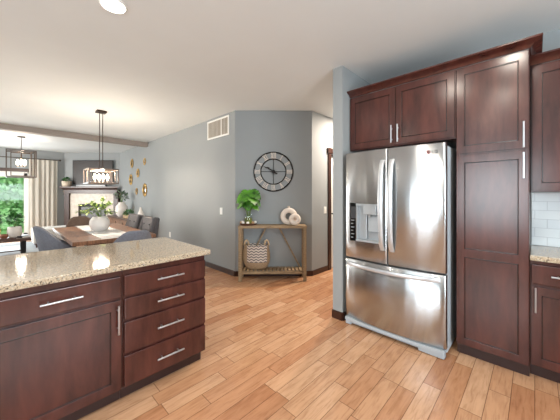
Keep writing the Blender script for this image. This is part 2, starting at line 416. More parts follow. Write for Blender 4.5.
# ------------------------------------------------------------------ the room
XL, YW, XR, YS = 2.61, 2.66, 3.205, 1.485     # dining wall, hall wall, cabinet wall, stub wall face
XW, YB, YF, XH = -3.30, -3.0, 11.30, 6.2
t = .12
m = MB(); m.box(XW-t, XH+t, YB-t, YF+t, -.1, 0); struct('floor', m, M_floor)
m = MB(); m.box(XW-t, XH+t, YB-t, YF+t, HC, HC+.1); struct('ceiling', m, M_ceil)
# fireplace diagonal from (2.61,10.0) to (1.35,11.26)
FA, FB = (XL, 10.0), (1.31, 11.30)
m = MB(); m.box(XL, XL+t, 3.56, 10.0, 0, HC); struct('wall_left', m, M_wall)
m = MB(); m.prism([(XL, 3.56), (3.51, YW), (3.51+.085, YW+.085), (XL+t, 3.645)], 0, HC); struct('wall_diagonal', m, M_wall)
DX0, DX1 = 4.05, 4.87
m = MB(); m.box(3.51, DX0, YW, YW+t, 0, HC); m.box(DX1, XH, YW, YW+t, 0, HC); m.box(DX0, DX1, YW, YW+t, 2.07, HC); struct('wall_hall', m, M_wall)
m = MB(); m.box(XH, XH+t, YB, YW+t, 0, HC); struct('wall_hall_end', m, M_wall)
m = MB(); m.box(2.50, XH, YS, YS+.12, 0, HC); struct('wall_stub', m, M_wall)
m = MB(); m.box(XR, XR+t, YB, YS, 0, HC); struct('wall_right', m, M_wall)
def wall_with_hole(axis, pos, a0, a1, holes, zs):
    m = MB()
    segs = []; cur = a0
    for (h0, h1, z0, z1) in holes:
        segs.append((cur, h0, 0, HC)); segs.append((h0, h1, 0, z0)); segs.append((h0, h1, z1, HC)); cur = h1
    segs.append((cur, a1, 0, HC))
    for (b0, b1, z0, z1) in segs:
        if b1-b0 < 1e-4 or z1-z0 < 1e-4: continue
        if axis == 'X': m.box(pos[0], pos[1], b0, b1, z0, z1)
        else: m.box(b0, b1, pos[0], pos[1], z0, z1)
    return m
struct('wall_window', wall_with_hole('X', (XW-t, XW), YB, YF, [(-.30, 1.70, .85, 2.28), (8.05, 10.55, .68, 2.22)], 0), M_wall)
struct('wall_rear', wall_with_hole('Y', (YB-t, YB), XW, XH, [(-1.05, 1.65, .82, 2.2)], 0), M_wall)
PD0, PD1 = -1.55, .47
struct('wall_far', wall_with_hole('Y', (YF, YF+t), XW, FB[0], [(PD0, PD1, 0, 2.05)], 0), M_wall)
m = MB(); m.prism([FA, FB, (FB[0]+.085, FB[1]+.085), (FA[0]+.085, FA[1]+.085)], 0, HC); struct('wall_fireplace', m, M_wall)
# header beam across the ceiling
m = MB(); m.box(XW, XL, 7.46, 7.62, HC-.115, HC); struct('trim_1', m, simple('taupe_beam_paint', (148, 138, 130), .6, var=.03))
# windows
def window(name, axis, pos, a0, a1, z0, z1, nm):
    f = MB(); w = .05
    def bx(b0, b1, c0, c1, d0=-.03, d1=.03):
        if axis == 'X': f.box(pos+d0, pos+d1, b0, b1, c0, c1)
        else: f.box(b0, b1, pos+d0, pos+d1, c0, c1)
    bx(a0, a0+w, z0, z1); bx(a1-w, a1, z0, z1); bx(a0, a1, z0, z0+w); bx(a0, a1, z1-w, z1)
    for k in range(1, nm):
        c = a0+(a1-a0)*k/nm; bx(c-.03, c+.03, z0, z1)
    o = struct(name, f, M_white)
    g = MB()
    if axis == 'X': g.box(pos-.004, pos+.004, a0+.04, a1-.04, z0+.04, z1-.04)
    else: g.box(a0+.04, a1-.04, pos-.004, pos+.004, z0+.04, z1-.04)
    q = g.build('glass_pane', M_glass, o); return o
window('window_1', 'X', XW-.06, -.30, 1.70, .85, 2.28, 2)
window('added_window_2', 'X', XW-.06, 8.05, 10.55, .68, 2.22, 2)  # unseen window, added to carry the dining wall fill
window('added_window_3', 'Y', YB-.06, -1.05, 1.65, .82, 2.2, 3)  # unseen window, added and widened to carry the rear fill
# patio door: white frame, two glass leaves, stained head trim
f = MB(); y0, y1 = YF+.01, YF+.10
f.box(PD0, PD0+.05, y0, y1, 0, 2.05); f.box(PD1-.05, PD1, y0, y1, 0, 2.05); f.box(PD0, PD1, y0, y1, 2.0, 2.05); f.box(PD0, PD1, y0, y1, 0, .04)
mid = (PD0+PD1)/2
for (a, b_, dy) in ((PD0+.05, mid+.04, .0), (mid-.04, PD1-.05, .04)):
    f.box(a, a+.08, y0+.01+dy, y0+.045+dy, .04, 2.0); f.box(b_-.08, b_, y0+.01+dy, y0+.045+dy, .04, 2.0)
    f.box(a, b_, y0+.01+dy, y0+.045+dy, 1.88, 2.0); f.box(a, b_, y0+.01+dy, y0+.045+dy, .04, .16)
door = struct('door_1', f, M_white)
g = MB(); g.box(PD0+.12, mid-.03, YF+.034, YF+.040, .15, 1.89); g.build('glass_pane', M_glass, door)
g = MB(); g.box(mid+.03, PD1-.12, YF+.074, YF+.080, .15, 1.89); g.build('glass_pane', M_glass, door)
g = MB(); g.box(mid+.0, mid+.025, YF-.03, YF+.02, .95, 1.2, .004); g.build('door_handle', M_iron, door)
m = MB(); m.box(PD0-.10, PD1+.02, YF-.022, YF, 2.04, 2.14, .004); m.box(PD0-.09, PD0, YF-.02, YF, 0, 2.04, .003); struct('trim_2', m, M_base)
# hall door with dark casing
m = MB(); m.box(DX0-.075, DX0+.012, YW-.022, YW, 0, 2.09, .003); m.box(DX1-.012, DX1+.075, YW-.022, YW, 0, 2.09, .003)
m.box(DX0-.10, DX1+.10, YW-.03, YW, 2.09, 2.185, .004); m.box(DX0, DX0+.015, YW, YW+t, 0, 2.07); m.box(DX1-.015, DX1, YW, YW+t, 0, 2.07); m.box(DX0, DX1, YW, YW+t, 2.055, 2.07)
struct('trim_3', m, M_base)
m = MB(); m.box(DX0+.018, DX1-.018, YW+.03, YW+.07, .01, 2.05, .003)
for (z0, z1) in ((.2, .95), (1.1, 1.9)):
    m.box(DX0+.12, DX0+.38, YW+.024, YW+.031, z0, z1, .004); m.box(DX0+.44, DX1-.12, YW+.024, YW+.031, z0, z1, .004)
hd = struct('door_2', m, M_white)
k = MB(); k.cyl((DX0+.075, YW+.03, 1.0), (DX0+.075, YW-.02, 1.0), .012); k.ball((DX0+.075, YW-.035, 1.0), .028); k.build('door_knob', M_iron, hd)
# baseboards
def baseboard(name, pts, th=.014, h=.085):
    m = MB()
    for (a, b_) in zip(pts[:-1], pts[1:]):
        a, b_ = Vector((*a, 0)), Vector((*b_, 0)); d = (b_-a).normalized(); nrm = Vector((-d.y, d.x, 0))
        q = [a, b_, b_+nrm*th, a+nrm*th]
        m.prism([(v.x, v.y) for v in q], 0, h-.008); q2 = [a, b_, b_+nrm*(th-.006), a+nrm*(th-.006)]; m.prism([(v.x, v.y) for v in q2], h-.008, h)
    return struct(name, m, M_base)
baseboard('baseboard_left', [(XL, 3.56), (XL, 10.0)])
baseboard('baseboard_diagonal', [(3.51, YW), (XL, 3.56)])
baseboard('baseboard_hall', [(DX0-.075, YW), (3.51, YW)])
baseboard('baseboard_fireplace', [FA, FB])
baseboard('baseboard_far', [FB, (PD1+.02, YF)])
baseboard('baseboard_stub', [(2.545, YS), (2.50, YS), (2.50, YS+.12), (XH, YS+.12)])
# tile backsplash
m = MB(); m.box(XR-.01, XR, -1.4, .02, .916, 1.372); struct('trim_4', m, M_tile)

# ------------------------------------------------------------------ cabinets (local frame: x along the front, y into the cabinet, z up; y=0 is the door face)
def shaker(m, x0, x1, z0, z1, panels=None, st=.055, th=.02, rail=.06):
    panels = panels or [(z0+rail, z1-rail)]
    m.box(x0, x0+st, 0, th, z0, z1, .0025); m.box(x1-st, x1, 0, th, z0, z1, .0025)
    zz = [z0]+[v for p in panels for v in p]+[z1]
    for k in range(0, len(zz), 2): m.box(x0+st-.003, x1-st+.003, .0004, th, zz[k], zz[k+1], .0025)
    for (a, b_) in panels:
        m.box(x0+st-.002, x1-st+.002, .009, th-.001, a-.002, b_+.002)
        for (p, q, w0, w1) in ((x0+st, x0+st+.008, a, b_), (x1-st-.008, x1-st, a, b_), (x0+st, x1-st, a, a+.008), (x0+st, x1-st, b_-.008, b_)):
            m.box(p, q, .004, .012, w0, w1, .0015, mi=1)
    return m
def pull(x, z, ln, vertical=False, y=0.0):
    m = MB(); h = ln/2
    if vertical:
        m.cyl((x, y-.032, z-h), (x, y-.032, z+h), .006, n=12)
        for s in (-1, 1): m.cyl((x, y-.032, z+s*h*.62), (x, y+.001, z+s*h*.62), .0045, n=10)
    else:
        m.cyl((x-h, y-.032, z), (x+h, y-.032, z), .006, n=12)
        for s in (-1, 1): m.cyl((x+s*h*.62, y-.032, z), (x+s*h*.62, y+.001, z), .0045, n=10)
    return m
def carcass(w, d, z0, z1): m = MB(); m.box(0, w, .0205, d, z0, z1, .002); return m

# island: drawer bank and door cabinet
IY = 1.905
cab = thing('base_cabinet', 'four-drawer dark cherry cabinet at the right end of the granite-topped island', 'cabinet', (.516, IY, 0))
carcass(.592, .80, .10, .876).build('body', M_cab, cab, False)
m = MB(); m.box(0.0, .588, .075, .74, 0, .10); m.build('toe_kick', M_toe, cab, False)
for (z0, z1) in ((.695, .832), (.541, .68), (.322, .526), (.104, .307)):
    d = MB().box(.006, .590, 0, .02, z0, z1, .008).build('drawer', M_cab, cab, False)
    pull(.30, (z0+z1)/2+.005, .19).build('handle', M_nickel, d, False)
cab2 = thing('base_cabinet', 'dark cherry island cabinet with one wide drawer above a recessed-panel door', 'cabinet', (-.104, IY, 0))
carcass(.618, .80, .10, .876).build('body', M_cab, cab2, False)
m = MB(); m.box(0, .618, .075, .74, 0, .10); m.build('toe_kick', M_toe, cab2, False)
d = MB().box(.006, .608, 0, .02, .695, .832, .008).build('drawer', M_cab, cab2, False); pull(.313, .768, .185).build('handle', M_nickel, d, False)
d = shaker(MB(), .006, .608, .104, .68).build('door', M_cab, cab2, False, mat2=M_bead); pull(.588, .566, .18, True).build('handle', M_nickel, d, False)
m = MB(); m.box(-.13, 1.132, IY-.035, 2.77, .876, .914, .006, 3)
tag(m.build('countertop', M_gran), 'long speckled cream granite countertop on the island in the left foreground', 'countertop')

RZ = -PI/2
XD = 2.64     # door plane of the tall run
def rot(loc): return loc
# pantry
PW = .453
pan = thing('pantry_cabinet', 'tall dark cherry pantry cabinet reaching the crown right of the refrigerator', 'cabinet', (XD, .481, 0), RZ)
carcass(PW, .56, .10, 2.425).build('body', M_cab, pan, False)
m = MB(); m.box(0, PW, .06, .55, 0, .10); m.build('toe_kick', M_toe, pan, False)
d = shaker(MB(), .004, PW-.004, 1.698, 2.415).build('door', M_cab, pan, False, mat2=M_bead); pull(PW-.03, 1.795, .19, True).build('handle', M_nickel, d, False)
d = shaker(MB(), .004, PW-.004, .104, 1.683, [(.16, .836), (.904, 1.62)]).build('door', M_cab, pan, False, mat2=M_bead); pull(PW-.03, 1.57, .19, True).build('handle', M_nickel, d, False)
# over the fridge
ow = 1.0
ofc = thing('wall_cabinet', 'wide two-door dark cherry cabinet above the stainless refrigerator', 'cabinet', (XD, 1.483, 1.835), RZ)
z0_, z1_ = 0, .59
carcass(ow, .56, z0_, z1_).build('body', M_cab, ofc, False)
d = shaker(MB(), .012, ow/2-.003, .012, .578).build('door', M_cab, ofc, False, mat2=M_bead); pull(ow/2-.03, .115, .17, True).build('handle', M_nickel, d, False)
d = shaker(MB(), ow/2+.003, ow-.008, .012, .578).build('door', M_cab, ofc, False, mat2=M_bead); pull(ow/2+.03, .115, .17, True).build('handle', M_nickel, d, False)
# crown over both
def crown_poly(z0, z1, out): return [(0, z0), (-.008, z0), (-.014, z0+.012), (-out*.55, z0+(z1-z0)*.55), (-out*.9, z1-.016), (-out, z1-.012), (-out, z1), (0, z1)]
def crown(m, xface, ya, yb, z0, z1, out, ret=None, retx=None):
    """profile swept along Y on the face, with a mitred return at yb along +X"""
    prof = crown_poly(z0, z1, out)
    r0 = [(xface+p, ya, z) for p, z in prof]; r1 = [(xface+p, yb+p if ret else yb, z) for p, z in prof]
    rings = [r0, r1]
    if ret: rings.append([(retx, yb+p, z) for p, z in prof])
    m.ring(rings); return m
m = MB(); crown(m, XD+.019, 1.483, .030, 2.427, 2.484, .072, True, XR-.002)
tag(m.build('crown_moulding', M_cab), 'dark cherry crown moulding along the tops of the pantry and refrigerator cabinets', 'moulding')
# right run
RXB = 2.685
rb = thing('base_cabinet', 'dark cherry base cabinet right of the pantry, under the granite counter by white tile', 'cabinet', (RXB, .026, 0), RZ)
carcass(.60, .515, .10, .876).build('body', M_cab, rb, False)
m = MB(); m.box(0, .60, .07, .50, 0, .10); m.build('toe_kick', M_toe, rb, False)
d = MB().box(.006, .594, 0, .02, .70, .845, .008).build('drawer', M_cab, rb, False); pull(.20, .775, .18).build('handle', M_nickel, d, False)
d = shaker(MB(), .006, .594, .104, .682).build('door', M_cab, rb, False, mat2=M_bead); pull(.03, .59, .18, True).build('handle', M_nickel, d, False)
m = MB(); m.box(2.648, XR-.012, -.60, .026, .876, .914, .005, 3)
tag(m.build('countertop', M_gran), 'short granite countertop at the right edge, beside the pantry and below white tile', 'countertop')
uc = thing('wall_cabinet', 'dark cherry upper cabinet at the right edge, hung above the white tile backsplash', 'cabinet', (2.87, .026, 1.374), RZ)
carcass(.60, .33, 0, 1.0).build('body', M_cab, uc, False)
d = shaker(MB(), .010, .594, .010, .985).build('door', M_cab, uc, False, mat2=M_bead)
m = MB(); crown(m, 2.889, .026, -.574, 2.376, 2.435, .07); m.build('crown', M_cab, uc)

# ------------------------------------------------------------------ refrigerator
FW = .92
fr = thing('refrigerator', 'stainless steel french-door refrigerator with ice dispenser and bottom freezer', 'refrigerator', (2.545, 1.44, 0), RZ)
m = MB(); m.box(.004, FW-.004, 0, .63, .035, 1.765, .004)
m.build('case', M_case, fr, False)
m = MB(); m.box(.012, FW-.012, -.012, .0, .07, 1.76); m.build('gasket', M_gasket, fr, False)
BOW = .042
def fy(u): return -.062-BOW*(1-((u-FW/2)/(FW/2))**2)
def fpanel(u0, u1, z0, z1, rl, rr, hole=None):
    """bowed steel door front; rl/rr round its left/right edge"""
    us = [u0+(u1-u0)*k/22 for k in range(23)]
    if hole: us = sorted([u for u in us if min(abs(u-hole[0]), abs(u-hole[1])) > .008]+[hole[0], hole[1]])
    us = [u0, u0+.003, u0+.008]+[u for u in us if u0+.012 < u < u1-.012]+[u1-.008, u1-.003, u1]
    def yy(u):
        e = min(u-u0, u1-u); return fy(u)+(.010*(1-min(1, e/.008))**2)
    zs = [z0, z0+.006]+([hole[2], hole[3]] if hole else [(z0+z1)/2])+[z1-.006, z1]
    m = MB(); V = {}
    def v(i, j):
        if (i, j) not in V:
            y = yy(us[i])+(.006 if j in (0, len(zs)-1) else 0); V[i, j] = m.bm.verts.new((us[i], y, zs[j]))
        return V[i, j]
    B = {}
    def w(i, j):
        if (i, j) not in B: B[i, j] = m.bm.verts.new((us[i], -.012, zs[j]))
        return B[i, j]
    n, k = len(us), len(zs)
    hi = None
    for i in range(n-1):
        for j in range(k-1):
            if hole and us[i] >= hole[0]-1e-6 and us[i+1] <= hole[1]+1e-6 and zs[j] >= hole[2]-1e-6 and zs[j+1] <= hole[3]+1e-6: continue
            m.bm.faces.new((v(i, j), v(i+1, j), v(i+1, j+1), v(i, j+1)))
    for i in range(n-1):
        for j in (0, k-1): m.bm.faces.new((v(i, j), w(i, j), w(i+1, j), v(i+1, j)))
    for j in range(k-1):
        for i in (0, n-1): m.bm.faces.new((v(i, j), v(i, j+1), w(i, j+1), w(i, j)))
    m.bm.faces.new([w(0, 0), w(n-1, 0), w(n-1, k-1), w(0, k-1)] if False else [w(i, 0) for i in range(n)]+[w(n-1, j) for j in range(1, k)]+[w(i, k-1) for i in range(n-2, -1, -1)]+[w(0, j) for j in range(k-2, 0, -1)])
    return m
HU0, HU1, HZ0, HZ1 = .140, .385, .885, 1.262
zt, zb = 1.785, .705
ld = fpanel(.0, FW/2-.003, zb, zt, 1, 0, (HU0, HU1, HZ0, HZ1)).build('door', M_steel, fr, False, smooth=50)
rd = fpanel(FW/2+.003, FW, zb, zt, 0, 1).build('door', M_steel, fr, False, smooth=50)
fz = fpanel(0, FW, .085, .690, 1, 1).build('freezer_drawer', M_steel, fr, False, smooth=50)
def bowbar(pts, w, th, axis):
    """flat bar swept through pts; w across, th through"""
    rs = []
    for i, p in enumerate(pts):
        x, y, z = p
        cs = [(-w/2, th*.3), (-w/2*.9, -th*.35), (-w/2*.45, -th/2), (w/2*.45, -th/2), (w/2*.9, -th*.35), (w/2, th*.3), (w/2*.6, th/2), (-w/2*.6, th/2)]
        if axis == 'Z': rs.append([(x+a, y+b_, z) for a, b_ in cs])
        else: rs.append([(x, y+b_, z+a) for a, b_ in cs])
    return MB().ring(rs)
def vh(u, name_parent):
    pts = []
    for k in range(17):
        s = k/16; y = fy(u)-.012-.052*math.sin(PI*s)**.6
        pts.append((u, y if 0 < k < 16 else fy(u)+.001, .83+.85*s))
    bowbar(pts, .042, .020, 'Z').build('handle', M_fhan, name_parent, False, smooth=45)
vh(FW/2-.044, ld); vh(FW/2+.044, rd)
pts = []
for k in range(21):
    s = k/20; u = .02+(FW-.06)*s; y = fy(u)-.010-.045*math.sin(PI*s)**.6
    pts.append((u, y if 0 < k < 20 else fy(u)+.001, .645))
bowbar(pts, .036, .020, 'X').build('handle', M_fhan, fz, False, smooth=45)
# dispenser
ry = fy((HU0+HU1)/2)
m = MB(); y0 = -.016
m.box(HU0, HU1, y0, y0+.003, HZ0, HZ1); m.box(HU0-.001, HU0+.004, fy(HU0)-.001, y0, HZ0, HZ1); m.box(HU1-.004, HU1+.001, fy(HU1)-.001, y0, HZ0, HZ1)
m.box(HU0, HU1, ry+.002, y0, HZ1-.02, HZ1); m.box(HU0, HU1, ry-.004, y0, HZ0, HZ0+.018, .003)
m.box(HU0+.004, HU0+.09, y0-.03, y0, HZ0+.018, HZ1-.02, .01); m.build('dispenser_recess', M_disp, ld, False)
m = MB(); m.box(HU0+.075, HU1-.04, ry+.006, y0, HZ1-.105, HZ1-.02, .006); m.cyl(((HU0+HU1)/2, -.055, HZ1-.10), ((HU0+HU1)/2, -.055, HZ1-.13), .018, .012); m.build('nozzle_housing', M_disp, ld, False)
m = MB(); m.box(HU0+.105, HU1-.035, -.045, -.033, HZ0+.10, HZ1-.12, .005); m.build('dispenser_paddle', M_grille, ld, False)
m = MB(); ym = fy(.1); m.box(.062, HU0-.003, ym-.004, ym+.02, HZ0-.005, HZ1+.008, .004)
pnl = m.build('control_panel', M_blackp, ld, False)
for k in range(6): MB().box(.078, .078+.022+.012*(k % 2), ym-.0052, ym-.004, HZ0+.03+.035*k, HZ0+.034+.035*k).build('button_icon', M_icon, pnl, False)
m = MB(); m.box(.074, .128, ym-.005, ym-.004, HZ1-.15, HZ1-.03); m.build('display', M_gasket, pnl, False)
# maker's mark: red disc with grey letters
def text_mb(body, size, depth=.001):
    cu = bpy.data.curves.new('text', 'FONT'); cu.body = body; cu.size = size; cu.extrude = depth; cu.offset = size*.03
    o = bpy.data.objects.new('text', cu); C.objects.link(o); bpy.context.view_layer.update()
    me = o.to_mesh(); b_ = MB(); b_.bm.from_mesh(me); o.to_mesh_clear(); bpy.data.objects.remove(o); bpy.data.curves.remove(cu)
    return b_
lu, lz = .795, 1.713
ly = fy(lu)-.002
m = MB(); m.cyl((lu, ly+.004, lz), (lu, ly-.001, lz), .017, n=24); lg = m.build('logo_badge', M_logo, rd, False)
m = MB(); m.torus((lu, ly-.0012, lz), .0115, .0012, 'Y', 20, 6); m.box(lu-.001, lu+.001, ly-.002, ly, lz-.006, lz+.006); m.box(lu-.001, lu+.006, ly-.002, ly, lz-.006, lz-.004)
m.build('logo_face', simple('emblem_line', (170, 140, 138), .4), lg, False)
tm = text_mb('LG', .038)
bmesh.ops.transform(tm.bm, matrix=Matrix.Translation((lu+.024, fy(lu+.024)-.0012, lz-.0125)) @ Matrix.Rotation(math.atan2(fy(lu+.074)-fy(lu+.024), .05), 4, 'Z') @ Matrix.Rotation(PI/2, 4, 'X'), verts=tm.bm.verts)
tm.build('logo_lettering', M_logot, rd, False)
m = MB(); m.box(.01, FW-.20, -.07, -.02, .022, .075, .008); m.prism([(.01, -.085), (.012, -.02), (FW-.012, -.02), (FW-.01, -.085), (FW/2+.2, -.10), (FW/2-.2, -.10)], .05, .078)
m.box(.008, .07, -.075, -.015, .004, .06, .008); m.box(FW-.21, FW-.008, -.075, -.015, .004, .06, .01); m.build('base_grille', M_grille, fr, False)
for u in (.06, FW-.06):
    for y in (.06, .57): MB().cyl((u, y, 0), (u, y, .04), .02, n=12).build('roller_foot', M_gasket, fr, False)
for u in (.03, FW-.13): MB().box(u, u+.10, -.03, .06, 1.765, 1.785, .004).build('hinge_cover', M_gasket, fr, False)

# ------------------------------------------------------------------ diagonal wall: console table and its things (local x along the wall, y into it)
CR = -PI/4
CO = (2.856, 2.927, 0)
CM = mat_lr(CO, CR)
ct = thing('console_table', 'weathered oak console table with slatted lower shelf against the blue-grey diagonal wall', 'table', CO, CR)
HWD, CD, CHT = .53, .252, .865
m = MB(); m.box(-HWD-.005, HWD+.005, -.005, CD+.005, CHT-.038, CHT, .003); m.build('tabletop', M_ash, ct, False)
for sx in (-1, 1):
    for y in (0, CD-.05):
        m = MB(); x = sx*(HWD-.026); m.box(x-.026, x+.026, y, y+.05, 0, CHT-.038, .002); m.build('leg', M_ash, ct, False)
m = MB(); m.box(-HWD+.05, HWD-.05, .004, .03, .115, .155, .002); m.box(-HWD+.05, HWD-.05, CD-.03, CD-.004, .115, .155, .002); m.build('shelf_rail', M_ash, ct, False)
m = MB()
for k in range(16):
    x = -HWD+.085+k*(2*HWD-.17)/15; m.box(x-.02, x+.02, .012, CD-.012, .156, .168, .002)
m.build('shelf_slats', M_ash, ct, False)
for sx in (-1, 1):
    m = MB(); m.bar((sx*.10, CD-.028, CHT-.04), (sx*.44, CD-.028, .172), .035, .022); m.build('brace', M_ash, ct, False)
def cpt(x, y, z=0): v = CM @ Vector((x, y, z)); return (v.x, v.y, v.z)

# basket on the lower shelf
bk = thing('wicker_basket', 'round-bellied seagrass basket with pale zigzag front panel on the console shelf', 'basket', cpt(-.255, .128, .169), CR)
prof = [(.02, 0), (.135, .004), (.172, .03), (.205, .10), (.217, .18), (.212, .26), (.200, .33), (.192, .385), (.182, .385), (.19, .32), (.198, .25), (.20, .18), (.19, .10), (.16, .04), (.02, .02)]
MB().lathe(prof, n=40, sy=.54).build('body', basket_mat(), bk, False, smooth=60)
M_rope = simple('twisted_seagrass', (190, 164, 132), .9, var=.2, scale=80, bump=.4)
for sx in (-1, 1):
    pts = [(sx*.160+.034*math.cos(PI*a/10), -.0, .37+.082*math.sin(PI*a/10)) for a in range(11)]
    MB().tube(pts, .0145, 8).build('handle', M_rope, bk, False)

# monstera in a glass jar on a wooden tray
tr = thing('tray', 'low round wooden tray with white and brown blocks under the leafy plant', 'tray', cpt(-.385, .115, CHT), CR)
MB().lathe([(.0, 0), (.125, 0), (.135, .012), (.138, .035), (.130, .035), (.126, .014), (0, .012)], n=32, sy=.8).build('rim', M_dkwood, tr, False)
for k in range(9):
    a = R(-170+k*40); m = MB(); x, y = .118*math.cos(a), .118*.8*math.sin(a)
    m.box(-.02, .02, -.012, .012, .014, .062, .004, M=Matrix.Translation((x, y, 0)) @ Matrix.Rotation(a+PI/2, 4, 'Z')); m.build('block', M_ceramic if k % 3 else M_juicew, tr, False)
pl = thing('monstera_plant', 'bright green broad-leaf plant in a glass jar at the left of the console table', 'plant', cpt(-.385, .115, CHT+.0125), CR)
MB().lathe([(.0, 0), (.06, 0), (.07, .03), (.068, .10), (.058, .15), (.06, .16), (.056, .16), (.054, .15), (.062, .10), (.064, .03), (.055, .008), (0, .008)], n=28).build('jar', M_glass, pl, False)
MB().lathe([(0, .009), (.054, .009), (.0615, .03), (.060, .098), (.03, .11), (0, .112)], n=24).build('moss', leafmat('moss', (88, 92, 34), (140, 140, 58)), pl, False)
rng = random.Random(4)
st = MB(); lf = MB()
def monstera_leaf(mb, p, d, up, ln, wd):
    p = Vector(p); d = Vector(d).normalized(); a = d.cross(Vector(up)).normalized(); u = a.cross(d).normalized()
    # heart outline with finger cuts, two sides
    for s in (-1, 1):
        out = [(-.12, .18), (-.06, .42), (.12, .54), (.20, .34), (.26, .56), (.40, .54), (.44, .30), (.50, .50), (.62, .44), (.66, .24), (.74, .34), (.84, .20), (1, 0)]
        mid = [(0, 0)] + [(min(1, max(0, o[0])), 0) for o in out]
        vs = [p]; 
        def q(t, w): return p+d*ln*t+a*wd*w*s+u*(-.30*ln*t*t+.10*wd*abs(w)-.25*wd*w*w)
        rim = [mb.bm.verts.new(q(*o)) for o in out]; ax = [mb.bm.verts.new(q(o[0] if o[0] > 0 else 0, 0)) for o in out]
        for i in range(len(out)-1):
            try: mb.bm.faces.new((ax[i], rim[i], rim[i+1], ax[i+1]))
            except ValueError: pass
specs = [(-170, .50, .26, .22), (-150, .40, .24, .20), (-120, .46, .26, .24), (-95, .52, .24, .22), (-92, .36, .22, .22), (-60, .45, .26, .24), (-35, .52, .25, .22), (-15, .42, .26, .22), (20, .50, .24, .20), (60, .46, .22, .2), (120, .48, .24, .2), (165, .44, .25, .2), (-165, .33, .2, .17), (-25, .31, .2, .17)]
for (az, hz, ln, wd) in specs:
    a = R(az)
    tip = Vector((.085*math.cos(a), .06*math.sin(a)-.01, hz))
    st.tube([(0.015*math.cos(a), .015*math.sin(a), .09), (.035*math.cos(a), .025*math.sin(a), .2), (.06*math.cos(a), .045*math.sin(a), hz-.06), tip], .004, 6)
    dd = Vector((math.cos(a)*.75, .35*math.sin(a)-.12, -.62+rng.uniform(-.2, .3)))
    monstera_leaf(lf, tip-dd.normalized()*.02, dd, (.9*math.cos(a)+rng.uniform(-.4, .4), -.7, .5+rng.uniform(-.4, .4)), ln*.74, wd*.85)
st.build('stems', M_stem, pl, False); 
for v in lf.bm.verts:
    if v.co.y > .125: v.co.y = .125
lf.build('foliage', M_leafa, pl, False, recalc=False)
# ring vases
rv = thing('ring_vase', 'large bisque ring-shaped vase with hollow centre on the console table', 'vase', cpt(.262, .15, CHT), CR)
MB().torus((0, 0, .137), .096, .041, 'Y', 48, 16, flat=.85).build('ring', M_bisque, rv, False, smooth=60)
MB().lathe([(.012, .27), (.016, .277), (.019, .295), (.022, .30), (.014, .30), (.012, .28)], n=20).build('neck', M_bisque, rv, False)
rv2 = thing('ring_vase', 'small bisque ring vase standing in front of the larger ring vase', 'vase', cpt(.352, .058, CHT), CR)
MB().torus((0, 0, .094), .058, .036, 'Y', 40, 16, flat=.9).build('ring', M_bisque, rv2, False, smooth=60)

# wall clock
ck = thing('wall_clock', 'round black iron skeleton clock with pale roman numerals on the diagonal wall', 'clock', (3.078-.035, 3.092+.005, 1.728), CR)
# bring the clock plane onto the wall surface
_p = Vector((3.043, 3.097)); _k = (6.17-.03*1.414-(_p.x+_p.y))/2; ck.location = (_p.x+_k, _p.y+_k, 1.728); ROOT[ck.name] = mat_lr(ck.location, CR)
MB().torus((0, 0, 0), .318, .0115, 'Y', 72, 8).build('outer_ring', M_iron, ck, False)
MB().torus((0, 0, 0), .208, .0085, 'Y', 60, 8).build('inner_ring', M_iron, ck, False)
m = MB(); m.bar((0, 0, -.208), (0, 0, .208), .009); m.bar((-.208, 0, 0), (.208, 0, 0), .009); m.cyl((0, .028, 0), (0, -.02, 0), .03, n=20)
for a in range(4): m.cyl((.318*math.cos(PI/4+a*PI/2), .0, .318*math.sin(PI/4+a*PI/2)), (.318*math.cos(PI/4+a*PI/2), .030, .318*math.sin(PI/4+a*PI/2)), .006, n=8)
m.build('cross_bars', M_iron, ck, False)
def numeral(txt):
    m = MB(); wd = {'I': .022, 'V': .046, 'X': .046}; tot = sum(wd[c] for c in txt); x = -tot/2; h = .042
    for c in txt:
        w = wd[c]; cx = x+w/2
        if c == 'I': m.box(cx-.0045, cx+.0045, -.006, .004, -h, h)
        elif c == 'V': m.bar((cx-.016, 0, h), (cx, 0, -h), .008, .010); m.bar((cx+.016, 0, h), (cx, 0, -h), .006, .008)
        else: m.bar((cx-.016, 0, h), (cx+.016, 0, -h), .008, .010); m.bar((cx+.016, 0, h), (cx-.016, 0, -h), .007, .008)
        x += w
    m.box(-tot/2, tot/2, -.005, .003, h-.002, h+.003); m.box(-tot/2, tot/2, -.005, .003, -h-.003, -h+.002)
    return m
for i, tx in enumerate(['XII', 'I', 'II', 'III', 'IV', 'V', 'VI', 'VII', 'VIII', 'IX', 'X', 'XI']):
    m = numeral(tx); a = -2*PI*i/12
    bmesh.ops.transform(m.bm, matrix=Matrix.Rotation(-a, 4, 'Y') @ Matrix.Translation((0, -.004, .263)), verts=m.bm.verts)
    m.build('numeral', M_champ, ck, False)
def hand(ang, ln, w, y, nm):
    m = MB(); m.ring([[(-w*.5, y, -.075), (w*.5, y, -.075), (w*.5, y+.004, -.075), (-w*.5, y+.004, -.075)], [(-w*.9, y, .02), (w*.9, y, .02), (w*.9, y+.004, .02), (-w*.9, y+.004, .02)],
        [(-w*.35, y, ln*.6), (w*.35, y, ln*.6), (w*.35, y+.004, ln*.6), (-w*.35, y+.004, ln*.6)], [(-w*1.1, y, ln*.68), (w*1.1, y, ln*.68), (w*1.1, y+.004, ln*.68), (-w*1.1, y+.004, ln*.68)], [(-.001, y, ln), (.001, y, ln), (.001, y+.004, ln), (-.001, y+.004, ln)]])
    bmesh.ops.transform(m.bm, matrix=Matrix.Rotation(ang, 4, 'Y'), verts=m.bm.verts); m.build(nm, M_iron, ck, False)
hand(R(-55), .135, .016, -.024, 'hour_hand'); hand(R(-62), .19, .009, -.030, 'minute_hand')

